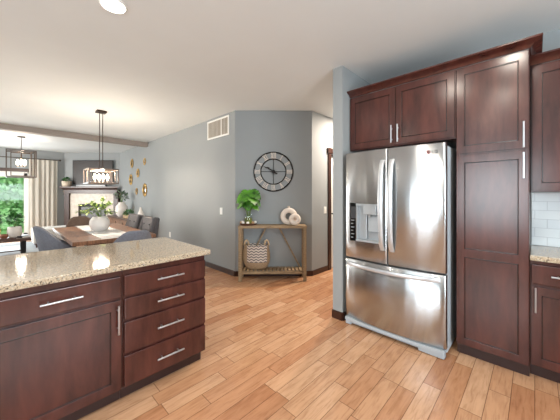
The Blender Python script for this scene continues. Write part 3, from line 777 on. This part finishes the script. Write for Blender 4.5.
# ------------------------------------------------------------------ on the walls
vt = thing('air_vent', 'white louvred return-air vent high on the dining wall', 'vent', (XL, 4.065, 2.535))
m = MB(); hw, hh = .345, .168
m.box(-.014, 0, -hw, hw, hh-.028, hh, .002); m.box(-.014, 0, -hw, hw, -hh, -hh+.028, .002); m.box(-.0135, 0, -hw, -hw+.028, -hh, hh, .002); m.box(-.0135, 0, hw-.028, hw, -hh, hh, .002)
m.box(-.0125, 0, -.125, -.107, -hh+.02, hh-.02); m.build('frame', M_white, vt, False)
m = MB()
for k in range(15):
    y = -hw+.042+k*(2*hw-.084)/14; m.box(-.011, -.004, y-.012, y+.012, -hh+.025, hh-.025)
m.build('louvres', simple('vent_louvre', (176, 168, 156), .5), vt, False)
MB().box(-.003, 0, -hw+.02, hw-.02, -hh+.02, hh-.02).build('backing', simple('vent_shadow', (96, 90, 82), .8), vt, False)
def plate(name, label, cat, M, kind, rocker=True):
    o = thing(name, label, cat, M.translation, M.to_euler().z)
    MB().box(-.037, .037, -.006, 0, -.06, .06, .002).build('plate', M_white, o, False)
    if rocker: MB().box(-.016, .016, -.010, -.004, -.033, .033, .002).build('toggle', M_white, o, False)
    else:
        for z in (-.02, .02): MB().box(-.013, .013, -.008, -.004, z-.014, z+.014, .002).build('socket', M_ceramic, o, False)
    return o
plate('light_switch', 'white light switch on the dining wall below the air vent', 'switch', mat_lr((XL, 3.965, 1.06), RZ), 's')
plate('light_switch', 'white light switch on the hall wall beside the dark door casing', 'switch', mat_lr((3.89, YW, 1.077), 0), 's')
plate('wall_outlet', 'small white wall outlet low on the dining wall just above the island corner', 'outlet', mat_lr((XL, 6.07, .42), RZ), 'o', False)
# sunburst mirrors: (pixel row/col solved on the wall) y, z, radius, label
def wallpt(px, py):
    d = XL/(.7185+(px-280)/263.2*.6955); return d*(.6955-(px-280)/263.2*.7185), ZC-(py-194)/263.2*d
mirs = [(132.4, 163.4, .145, 'gold sunburst wall mirror, uppermost at the left of the cluster'), (145, 161.5, .105, 'gold sunburst wall mirror at the upper right of the cluster'),
        (138.3, 173, .135, 'gold sunburst wall mirror in the upper middle of the cluster'), (131.2, 179.6, .175, 'gold sunburst wall mirror, lower left, above the chunky white vase'),
        (137, 191.2, .10, 'smallest gold sunburst wall mirror, lowest in the cluster'), (145.2, 190, .19, 'largest gold sunburst wall mirror, at the lower right above the tufted chairs')]
first = None
def make_mirror(r, loc, label):
    o = thing('wall_mirror', label, 'mirror', loc, RZ, 'gold sunburst mirrors on the dining wall')
    m = MB(); m.torus((0, -.012, 0), r*.62, r*.10, 'Y', 28, 8)
    for k in range(20):
        a = 2*PI*k/20; c, s_ = math.cos(a), math.sin(a); l2 = r*(1.0 if k % 2 else .88)
        m.tube([(c*r*.62, -.010, s_*r*.62), (c*l2*.9, -.012, s_*l2*.9), (c*l2, -.008, s_*l2)], [r*.085, r*.075, r*.02], 6)
    m.build('frame', M_gold, o, False)
    MB().lathe([(0, 0), (r*.58, 0), (r*.5, .010), (0, .014)], n=24, M=Matrix.Rotation(PI/2, 4, 'X')).build('mirror_glass', M_mirror, o, False)
    return o
for (px, py, r, lb) in mirs:
    y, z = wallpt(px, py); make_mirror(r, (XL-.002, y, z), lb)

# ------------------------------------------------------------------ ceiling light
rl = thing('recessed_light', 'round recessed ceiling light glowing white above the island', 'light', (.535, 2.215, HC))
MB().lathe([(.074, 0), (.092, 0), (.090, -.006), (.080, -.011), (.074, -.004)], n=36).build('trim', M_white, rl, False)
MB().lathe([(0, -.009), (.073, -.009), (.073, -.002), (0, -.002)], n=36).build('lens', M_lens, rl, False)

# ------------------------------------------------------------------ pendants
def point(name, loc, p, r=.05):
    l = bpy.data.lights.new(name, 'POINT'); l.energy = p; l.color = (1, .84, .68); l.shadow_soft_size = r
    o = bpy.data.objects.new(name, l); C.objects.link(o); o.location = loc
def cage(m, a, z0, z1, w, rot=0):
    M = Matrix.Rotation(rot, 4, 'Z')
    c = [(-a, -a), (a, -a), (a, a), (-a, a)]
    for i in range(4):
        p, q = c[i], c[(i+1) % 4]
        m.bar((*p, z0-w/2), (*p, z1+w/2), w, M=M)
        m.bar((*p, z0), (*q, z0), w, M=M); m.bar((*p, z1), (*q, z1), w, M=M)
TCX, TCY = 1.08, 5.20
ch = thing('cage_chandelier', 'open bronze cage chandelier on twin rods above the dining table', 'pendant', (TCX, TCY, 0))
m = MB(); m.box(-.07, .07, -.07, .07, HC-.03, HC, .004); m.build('canopy', M_bronze, ch, False)
for s in (-1, 1): MB().cyl((s*.018, -s*.018, 1.76), (s*.018, -s*.018, HC-.028), .006, n=10).build('rod', M_bronze, ch, False)
m = MB(); cage(m, .20, 1.535, 1.765, .016); cage(m, .165, 1.555, 1.745, .010)
m.bar((-.2, 0, 1.765), (.2, 0, 1.765), .016); m.bar((0, -.2, 1.765), (0, .2, 1.765), .016); m.bar((-.2, 0, 1.535), (.2, 0, 1.535), .012)
m.build('cage', simple('light_bronze', (112, 98, 88), .3, metal=.8, var=.08), ch, False)
for (x, y) in ((-.09, .0), (-.03, .0), (.03, .0), (.09, .0)):
    b_ = MB().cyl((x, y, 1.54), (x, y, 1.60), .014, n=12).build('candle_sleeve', M_champ, ch, False)
    MB().lathe([(0, 1.60), (.012, 1.602), (.021, 1.63), (.018, 1.655), (.006, 1.69), (0, 1.695)], (x, y, 0), 14).build('bulb', M_bulb, b_, False)
point('chandelier_glow', (TCX, TCY, 1.70), 105)
lp = thing('lantern_pendant', 'dark metal lantern pendant hanging before the glass patio door', 'pendant', (.22, 8.88, 0))
MB().lathe([(0, HC-.025), (.07, HC-.025), (.075, HC), (0, HC)], n=24).build('canopy', M_bronze, lp, False)
MB().cyl((0, 0, 2.38), (0, 0, HC-.02), .007, n=10).build('stem', M_bronze, lp, False)
m = MB(); cage(m, .25, 1.765, 2.385, .020); cage(m, .175, 1.79, 2.36, .014)
m.bar((-.25, 0, 2.385), (.25, 0, 2.385), .02); m.bar((0, -.25, 2.385), (0, .25, 2.385), .02); m.cyl((0, 0, 2.10), (0, 0, 2.38), .012); m.box(-.08, .08, -.05, .05, 2.0, 2.02, .003); m.cyl((0, 0, 2.0), (0, 0, 2.12), .012)
m.build('cage', M_bronze, lp, False)
for (x, y) in ((-.06, .05), (.06, -.05), (-.0, -.09)):
    b_ = MB().bar((0, 0, 2.01), (x, y, 2.02), .014).cyl((x, y, 2.01), (x, y, 2.06), .015, n=12).build('candle_sleeve', M_champ, lp, False)
    MB().lathe([(0, 2.06), (.014, 2.062), (.03, 2.10), (.025, 2.14), (.008, 2.18), (0, 2.185)], (x, y, 0), 14).build('bulb', M_bulb, b_, False)
point('lantern_glow', (.22, 8.88, 2.24), 22)

# ------------------------------------------------------------------ fireplace corner (local x along the diagonal wall to the right, y into the wall)
FO = (2.01, 10.60, 0); FM = mat_lr(FO, CR)
def fpt(x, y, z=0): v = FM @ Vector((x, y, z)); return (v.x, v.y, v.z)
fp = thing('fireplace', 'corner fireplace with dark wood mantel, pale tile surround and black firebox', 'fireplace', FO, CR)
m = MB(); m.box(-.76, -.44, -.11, -.004, 0, 1.40, .002); m.box(.44, .76, -.11, -.004, 0, 1.40, .002); m.box(-.44, .44, -.11, -.004, 1.02, 1.40, .002); m.box(-.44, .44, -.11, -.004, 0, .30, .002); m.build('tile_surround', M_stone, fp, False)
m = MB(); m.box(-.44, .44, -.03, -.004, .30, 1.02); m.build('firebox', M_firebox, fp, False)
m = MB(); m.box(-.445, .445, -.118, -.10, .94, 1.03, .003)
for k in range(3): m.box(-.40, .40, -.122, -.115, .955+.022*k, .967+.022*k)
m.box(-.445, -.415, -.118, -.10, .30, .94); m.box(.415, .445, -.118, -.10, .30, .94); m.build('fire_frame', M_iron, fp, False)
m = MB(); m.box(-.40, .40, -.075, -.070, .32, .93); m.build('fire_glass', M_firebox, fp, False)
for sx in (-1, 1):
    m = MB(); x = sx*.80; m.box(x-.075, x+.075, -.16, -.004, 0, 1.40, .004); m.box(x-.085, x+.085, -.17, -.004, 0, .16, .004); m.box(x-.085, x+.085, -.17, -.004, 1.32, 1.39, .004); m.build('column', M_base, fp, False)
m = MB(); m.box(-.86, .86, -.20, -.004, 1.38, 1.50, .004)
m.ring([[(-.86-o, -.20-o, z), (.86+o, -.20-o, z), (.86+o-.20, -.004, z), (-.86-o+.20, -.004, z)] for o, z in ((0, 1.50), (.015, 1.505), (.03, 1.53), (.06, 1.556), (.06, 1.562))])
m.ring([[(-.95, -.27, z), (.95, -.27, z), (.68, -.004, z), (-.68, -.004, z)] for z in (1.562, 1.605)]); m.build('mantel_shelf', M_base, fp, False)
tv = thing('television', 'large dark flat television mounted above the fireplace mantel', 'television', fpt(0, -.05, 1.68), CR)
m = MB(); m.box(-.66, .66, -.03, .0, 0, .80, .004); m.build('bezel', M_blackp, tv, False)
m = MB(); m.box(-.645, .645, -.033, -.029, .018, .785); m.build('screen', M_screen, tv, False)
m = MB(); m.box(-.2, .2, 0, .046, .25, .55); m.build('wall_bracket', M_iron, tv, False)
m = MB(); m.box(-.48, .48, -.18, -.10, 1.606, 1.668, .008, M=FM)
tag(m.build('soundbar', M_blackp), 'long black soundbar lying on the mantel under the television', 'soundbar')

def leafy(mb, rng, c, rx, ry, rz, n, ln, wd, dome=True):
    for _ in range(n):
        a = rng.uniform(0, 2*PI); cz = rng.uniform(-.3 if dome else -1, 1); rr = rng.uniform(.55, 1)
        s_ = math.sqrt(max(0, 1-cz*cz)); d = Vector((s_*math.cos(a), s_*math.sin(a), cz))
        p = Vector(c)+Vector((d.x*rx, d.y*ry, d.z*rz))*rr
        d2 = (d+Vector((rng.uniform(-.6, .6), rng.uniform(-.6, .6), rng.uniform(-.3, .6)))).normalized()
        k = rng.uniform(.7, 1.25); mb.leaf(p, d2, (rng.uniform(-.4, .4), rng.uniform(-.4, .4), 1), ln*k, wd*k, rng.uniform(0, .5))
def potted(name, label, loc, pot_prof, pmat, lmat, fol, seed, cat='plant', group=None, sprigs=None, clampf=None):
    o = thing(name, label, cat, loc, 0, group); rng = random.Random(seed)
    MB().lathe(pot_prof, n=28).build('pot', pmat, o, False)
    top = max(z for r, z in pot_prof); rt = max(.02, [r for r, z in pot_prof if z == top][-1]-.004)
    MB().lathe([(0, top-.03), (rt*.92, top-.03), (rt*.9, top-.018), (0, top-.012)], n=20).build('soil', M_soil, o, False)
    st = MB(); lf = MB()
    if sprigs:
        for (az, el, ln) in sprigs:
            a, e = R(az), R(el); d = Vector((math.cos(a)*math.cos(e), math.sin(a)*math.cos(e), math.sin(e)))
            p0 = Vector((0, 0, top-.03)); p1 = p0+Vector((0, 0, ln*.35))+d*ln*.25; p2 = p1+d*ln*.45; p3 = p2+d*ln*.3+Vector((0, 0, -.03))
            st.tube([p0, p1, p2, p3], [.004, .003, .0025, .0015], 5)
            for (q0, q1) in ((p1, p2), (p2, p3)):
                for k in range(fol[1]):
                    t_ = (k+.5)/fol[1]; p = q0.lerp(q1, t_); 
                    for s_ in (-1, 1):
                        dd = (d*.5+Vector((rng.uniform(-1, 1), rng.uniform(-1, 1), rng.uniform(-.3, .9)))).normalized(); lf.leaf(p, dd, (0, 0, 1), fol[2]*rng.uniform(.7, 1.2), fol[3], rng.uniform(0, .4))
    else:
        c, rx, rz, n, ln, wd = fol
        for k in range(7):
            a = 2*PI*k/7; st.tube([(0, 0, top-.03), (rx*.35*math.cos(a), rx*.35*math.sin(a), c), (rx*.6*math.cos(a), rx*.6*math.sin(a), c+rz*.4)], .004, 5)
        leafy(lf, rng, (0, 0, c), rx, rx, rz, n, ln, wd)
    if clampf:
        for v in list(lf.bm.verts): v.co = clampf(v.co)
    st.build('stems', M_stem, o, False); lf.build('foliage', lmat, o, False, recalc=False); return o
potted('potted_plant', 'small plant in a beige pot at the left end of the mantel', fpt(-.77, -.19, 1.606), [(0, 0), (.10, 0), (.125, .03), (.13, .14), (.128, .17), (.118, .17), (.118, .15), (0, .15)], M_pot, M_leafd, (.20, .10, .08, 90, .06, .04), 3)

# ------------------------------------------------------------------ curtain
cu = thing('curtain', 'cream linen curtain panel hanging at the right side of the patio door', 'curtain', (.80, 11.19, 0))
n = 90; pts = []
def cprof(z):
    k = 1-.12*(1-z/2.4)*0; f = []; b_ = []
    for i in range(n+1):
        s_ = i/n; x = -.36+.68*s_; a = s_*2*PI*5.5+.6*math.sin(s_*9+1)
        amp = .026 if z < 2.2 else .016
        y = amp*math.sin(a+.5*math.sin(z*1.3))+.012*math.sin(a*.37+z)
        x += .010*math.sin(a*2)+.02*(1.2-z)*(.3-s_)*.35
        f.append((x, y-.004, z)); b_.append((x, y+.004, z))
    return f+b_[::-1]
MB().ring([cprof(z) for z in (.012, .3, .7, 1.1, 1.5, 1.9, 2.2, 2.36, 2.44)]).build('panel', M_curtain, cu, False, smooth=80)
rod = thing('curtain_rod', 'dark curtain rod above the patio door with ball end by the fireplace', 'curtain rod', (-.35, 11.19, 2.40))
MB().cyl((-1.4, 0, .055), (1.51, 0, .055), .012, n=12).build('rod', M_bronze, rod, False)
MB().ball((1.535, 0, .055), .03).build('finial', M_bronze, rod, False)
for x in (-1.3, 1.49): MB().bar((x, 0, .055), (x, .11, .055), .015).build('bracket', M_bronze, rod, False)

# ------------------------------------------------------------------ outside
m = MB(); m.box(-14, 12, YF+t+.0, 34, -.35, -.12); struct('ground', m, M_lawn)
rng = random.Random(11); lf = MB()
for i in range(16000):
    x = rng.uniform(-7.0, 2.2); dep = rng.uniform(0, 1)**1.5; z = rng.uniform(0, 1)*6.0-.1
    bulge = math.sin(x*1.7)*.5+math.sin(x*.6+z*1.1)*.7+math.sin(z*2.1+x)*.3
    k = rng.uniform(.6, 1.5)*(1+.8*dep)
    d = Vector((rng.uniform(-1, 1), rng.uniform(-1, .2), rng.uniform(-.9, .5)))
    lf.leaf((x, 15.5+3.0*dep+bulge, z), d, (rng.uniform(-1, 1), -1, rng.uniform(-.5, 1)), .19*k, .11*k, .2)
o = lf.build('tree_foliage', M_tree, recalc=False); o['kind'] = 'stuff'
tag(o, 'mass of bright green tree leaves seen through the glass patio door', 'foliage')

# ------------------------------------------------------------------ living area
m = MB(); m.box(-1.9, 1.14, 4.3, 10.25, .002, .014, .004)
tag(m.build('area_rug', M_rug), 'pale grey area rug under the dining and coffee tables', 'rug')
RUGZ = .0142
cf = thing('coffee_table', 'wood coffee table with dark metal frame legs near the patio door', 'table', (-.55, 8.15, RUGZ))
hx, hy, ht = .90, .38, .405
m = MB(); m.box(-hx, hx, -hy, hy, ht-.055, ht, .004); m.build('tabletop', M_dkwood, cf, False)
for sx in (-1, 1):
    x = sx*(hx-.12); m = MB(); m.box(x-.04, x+.04, -hy+.05, -hy+.12, 0, ht-.055, .003); m.box(x-.04, x+.04, hy-.12, hy-.05, 0, ht-.055, .003); m.box(x-.04, x+.04, -hy+.12, hy-.12, 0, .05, .003); m.build('leg_frame', M_iron, cf, False)
m = MB(); m.box(-hx+.16, hx-.16, -hy+.05, hy-.05, .14, .165, .003); m.build('lower_shelf', M_dkwood, cf, False)
m = MB(); m.box(-hx+.16, hx-.16, -hy+.06, -hy+.11, 0.005, .05, .003); m.build('stretcher', M_iron, cf, False)
CT = RUGZ+ht
potted('potted_plant', 'leafy plant in a round white pot on the coffee table', (.10, 8.20, CT), [(0, 0), (.085, 0), (.115, .04), (.122, .13), (.112, .22), (.104, .225), (.104, .20), (0, .19)], M_ceramic, M_leafd, (.36, .11, .15, 130, .085, .045), 5)
potted('potted_plant', 'leafy plant in a yellow pot at the left end of the coffee table', (-.19, 8.26, CT), [(0, 0), (.065, 0), (.075, .04), (.082, .19), (.074, .19), (.07, .17), (0, .165)], M_yel, M_leafd, (.36, .07, .18, 120, .085, .045), 6)
tag(MB().lathe([(0, 0), (.035, 0), (.06, .025), (.068, .07), (.052, .095), (.046, .09), (.056, .07), (.05, .03), (0, .012)], (-.06, 8.0, CT), 28).build('decor_bowl', M_terra), 'small brown bowl in front of the yellow pot on the coffee table', 'bowl')
bk_ = thing('tray', 'flat dark wood tray at the front edge of the coffee table', 'tray', (-.10, 7.865, CT))
# tray base with low rim
m = MB(); m.box(-.22, .22, -.075, .012, 0, .012, .002); m.box(-.22, -.205, -.075, .012, .01, .03, .002); m.box(.205, .22, -.075, .012, .01, .03, .002); m.box(-.22, .22, -.075, -.062, .01, .03, .002); m.build('base', M_dkwood, bk_, False)
bo = thing('book', 'closed dark book lying near the right end of the coffee table', 'book', (.235, 7.99, CT), R(20))
m = MB(); m.box(-.07, .07, -.10, .10, 0, .004); m.box(-.07, .07, -.10, .10, .026, .03); m.box(-.07, -.066, -.10, .10, 0, .03); m.build('cover', M_iron, bo, False)
MB().box(-.066, .066, -.096, .096, .004, .026).build('pages', M_ceramic, bo, False)
ot = thing('ottoman', 'low white upholstered ottoman behind the dining table near the curtain', 'ottoman', (.80, 9.25, RUGZ+.002))
MB().box(-.38, .38, -.35, .35, .10, .46, .05, 4).build('cushion', M_whitefab, ot, False)
for sx in (-1, 1):
    for sy in (-1, 1): MB().cyl((sx*.30, sy*.27, 0), (sx*.31, sy*.28, .12), .016, .022).build('leg', M_dkwood, ot, False)

# ------------------------------------------------------------------ sideboard along the dining wall
sb = thing('sideboard', 'long brown wood sideboard against the dining wall beyond the table', 'sideboard', (2.37, 8.2, 0))
m = MB(); m.box(-.22, .22, -1.3, 1.3, .10, .66, .003); m.build('body', M_table, sb, False)
m = MB(); m.box(-.24, .225, -1.32, 1.32, .66, .70, .004); m.build('top', M_dkwood, sb, False)
for k in range(4):
    y = -1.3+.65*k; d = MB().box(-.238, -.219, y+.006, y+.644, .13, .64, .003).build('door', M_table, sb, False)
    MB().cyl((-.262, y+.325, .52), (-.262, y+.325, .60), .006, n=8).bar((-.262, y+.325, .56), (-.236, y+.325, .56), .008).build('knob', M_iron, d, False)
for sy in (-1.22, 1.22):
    for sx in (-.18, .18): MB().box(sx-.025, sx+.025, sy-.025, sy+.025, 0, .10, .002).build('leg', M_table, sb, False)
potted('potted_plant', 'grey-green plant in a chunky round white vase on the sideboard', (2.33, 8.75, .70), [(0, 0), (.09, 0), (.13, .05), (.165, .17), (.15, .30), (.09, .37), (.08, .41), (.088, .42), (.076, .42), (.07, .40), (0, .38)], M_ceramic, M_leafc, (.56, .14, .15, 70, .11, .05), 8, clampf=lambda c: Vector((min(c.x, .25), c.y, c.z)))
pt = thing('trough_planter', 'small pale wood trough of green plants on the sideboard beside the white vase', 'planter', (2.30, 8.02, .70))
m = MB(); m.box(-.07, .07, -.24, .24, 0, .10, .004); m.build('trough', M_juicew, pt, False)
lf = MB(); leafy(lf, random.Random(9), (0, 0, .12), .09, .22, .09, 130, .07, .03); lf.build('foliage', M_leafd, pt, False, recalc=False)
tag(MB().lathe([(0, 0), (.085, 0), (.09, .02), (.075, .14), (.035, .24), (.02, .31), (.024, .32), (0, .32)], (2.36, 7.25, .70), 24).build('ceramic_bottle', M_ceramic), 'pale cone-shaped bottle on the sideboard behind the tufted chairs', 'bottle')

# ------------------------------------------------------------------ dining table and chairs
dt = thing('dining_table', 'long warm wood dining table with a pale runner, beyond the island', 'table', (1.05, 5.12, RUGZ))
tw, tl, th_ = .50, 1.02, .746
m = MB(); m.box(-tw, tw, -tl, tl, th_-.05, th_, .004); m.build('tabletop', M_table, dt, False)
m = MB(); m.box(-tw+.20, tw-.20, -tl+.16, -tl+.19, th_-.14, th_-.05); m.box(-tw+.20, tw-.20, tl-.19, tl-.16, th_-.14, th_-.05); m.box(-tw+.20, -tw+.23, -tl+.16, tl-.16, th_-.14, th_-.05); m.box(tw-.23, tw-.20, -tl+.16, tl-.16, th_-.14, th_-.05); m.build('apron', M_table, dt, False)
for sx in (-1, 1):
    for sy in (-1, 1):
        m = MB(); x, y = sx*(tw-.22), sy*(tl-.19); m.box(x-.05, x+.05, y-.05, y+.05, 0, th_-.05, .004); m.build('leg', M_table, dt, False)
TZ = RUGZ+th_
m = MB(); m.box(.86, 1.28, 4.11, 6.13, TZ, TZ+.004, .001); tag(m.build('table_runner', M_runner), 'pale striped table runner laid along the dining table', 'runner')
potted('vase_arrangement', 'leafy green sprigs in a round white vase on the table runner', (1.03, 5.05, TZ+.0045), [(0, 0), (.075, 0), (.115, .03), (.14, .10), (.135, .17), (.10, .225), (.085, .235), (.078, .235), (.09, .21), (0, .20)], M_ceramic, M_leafb,
       (0, 5, .062, .036), 12, sprigs=[(150, 25, .30), (120, 50, .25), (170, 5, .24), (60, 60, .27), (20, 40, .24), (-20, 15, .20), (-45, 45, .25), (-90, 30, .22), (200, 45, .26), (-60, 70, .27), (-135, 10, .30), (-130, 40, .25), (135, 0, .36), (-45, 8, .20)])

def barrel_chair(label, loc, rz, fab):
    """curved upholstered shell chair facing local +y"""
    o = thing('barrel_chair', label, 'chair', loc, rz, 'barrel-back dining chairs')
    MB().ring([[(.195*s_*math.cos(a), .195*s_*math.sin(a), z) for a in [2*PI*i/28 for i in range(28)]] for s_, z in ((.9, .40), (1, .415), (1.02, .45), (1, .475), (.93, .485))]).build('seat', fab, o, False, smooth=60)
    rs = []; nn = 36
    for i in range(nn+1):
        a = R(-90-118+236*i/nn); e = abs(i/nn-.5)*2
        q_ = min(1, max(0, (e-.15)/.85)); top = .575+.315*(1-q_*q_*(3-2*q_))
        def P(r, z, l=0):
            r *= .92; return (r*math.cos(a), r*math.sin(a)-l*(1-e)*.0+(-(z-.42)*.20 if math.sin(a) < 0 else 0)*(1-e), z)
        rs.append([P(.232, .40), P(.236, .55), P(.240, top-.02), P(.246, top-.004), P(.262, top), P(.278, top-.006), P(.285, top-.03), P(.283, .55), P(.272, .40), P(.255, .385)])
    MB().ring(rs).build('backrest', fab, o, False, smooth=60)
    for sx in (-1, 1):
        for sy in (-1, 1): MB().tube([(sx*.13, sy*.13, .41), (sx*.185, sy*.18, 0)], [.020, .012], 10).build('leg', M_dkwood, o, False)
    return o
barrel_chair('blue-grey barrel chair at the left side of the dining table, seen from behind', (.585, 5.0, RUGZ+.003), R(-90), M_greyfab)
barrel_chair('blue-grey barrel chair at the near end of the dining table behind the island', (1.16, 3.98, .003), R(0), M_greyfab)
barrel_chair('shade-browned grey barrel chair at the far end of the dining table before the fireplace', (1.0, 6.30, RUGZ+.003), R(180), M_shadefab)
def tufted(label, loc, rz):
    o = thing('tufted_chair', label, 'chair', loc, rz, 'charcoal tufted dining chairs')
    MB().box(-.24, .24, -.20, .26, .40, .49, .03, 3).build('seat', M_charfab, o, False)
    m = MB(); m.box(-.25, .25, -.06, .06, 0, .54, .035, 4)
    # rolled side wings and tuft buttons
    m.tube([(-.235, .03, .04), (-.24, .055, .3), (-.235, .03, .52)], [.03, .045, .035], 10); m.tube([(.235, .03, .04), (.24, .055, .3), (.235, .03, .52)], [.03, .045, .035], 10)
    T = Matrix.Translation((0, -.25, .43)) @ Matrix.Rotation(R(8), 4, 'X'); bmesh.ops.transform(m.bm, matrix=T, verts=m.bm.verts)
    bk = m.build('backrest', M_charfab, o, False, smooth=60)
    for (x, z) in ((-.12, .16), (.12, .16), (0, .28), (-.12, .40), (.12, .40)):
        m = MB().ball((x, .062, z), .014, 10, 6); bmesh.ops.transform(m.bm, matrix=T, verts=m.bm.verts); m.build('button', M_gasket, bk, False)
    for sx in (-1, 1):
        MB().tube([(sx*.20, .21, .41), (sx*.205, .215, 0)], [.022, .014], 10).build('leg', M_dkwood, o, False)
        MB().tube([(sx*.20, -.16, .41), (sx*.205, -.26, 0)], [.022, .014], 10).build('leg', M_dkwood, o, False)
    return o
tc1 = tufted('nearer charcoal tufted chair on the wall side of the dining table', (1.43, 4.85, .0), R(90))
dup(tc1, (1.43, 5.62, .0), R(90), 'farther charcoal tufted chair on the wall side of the dining table')
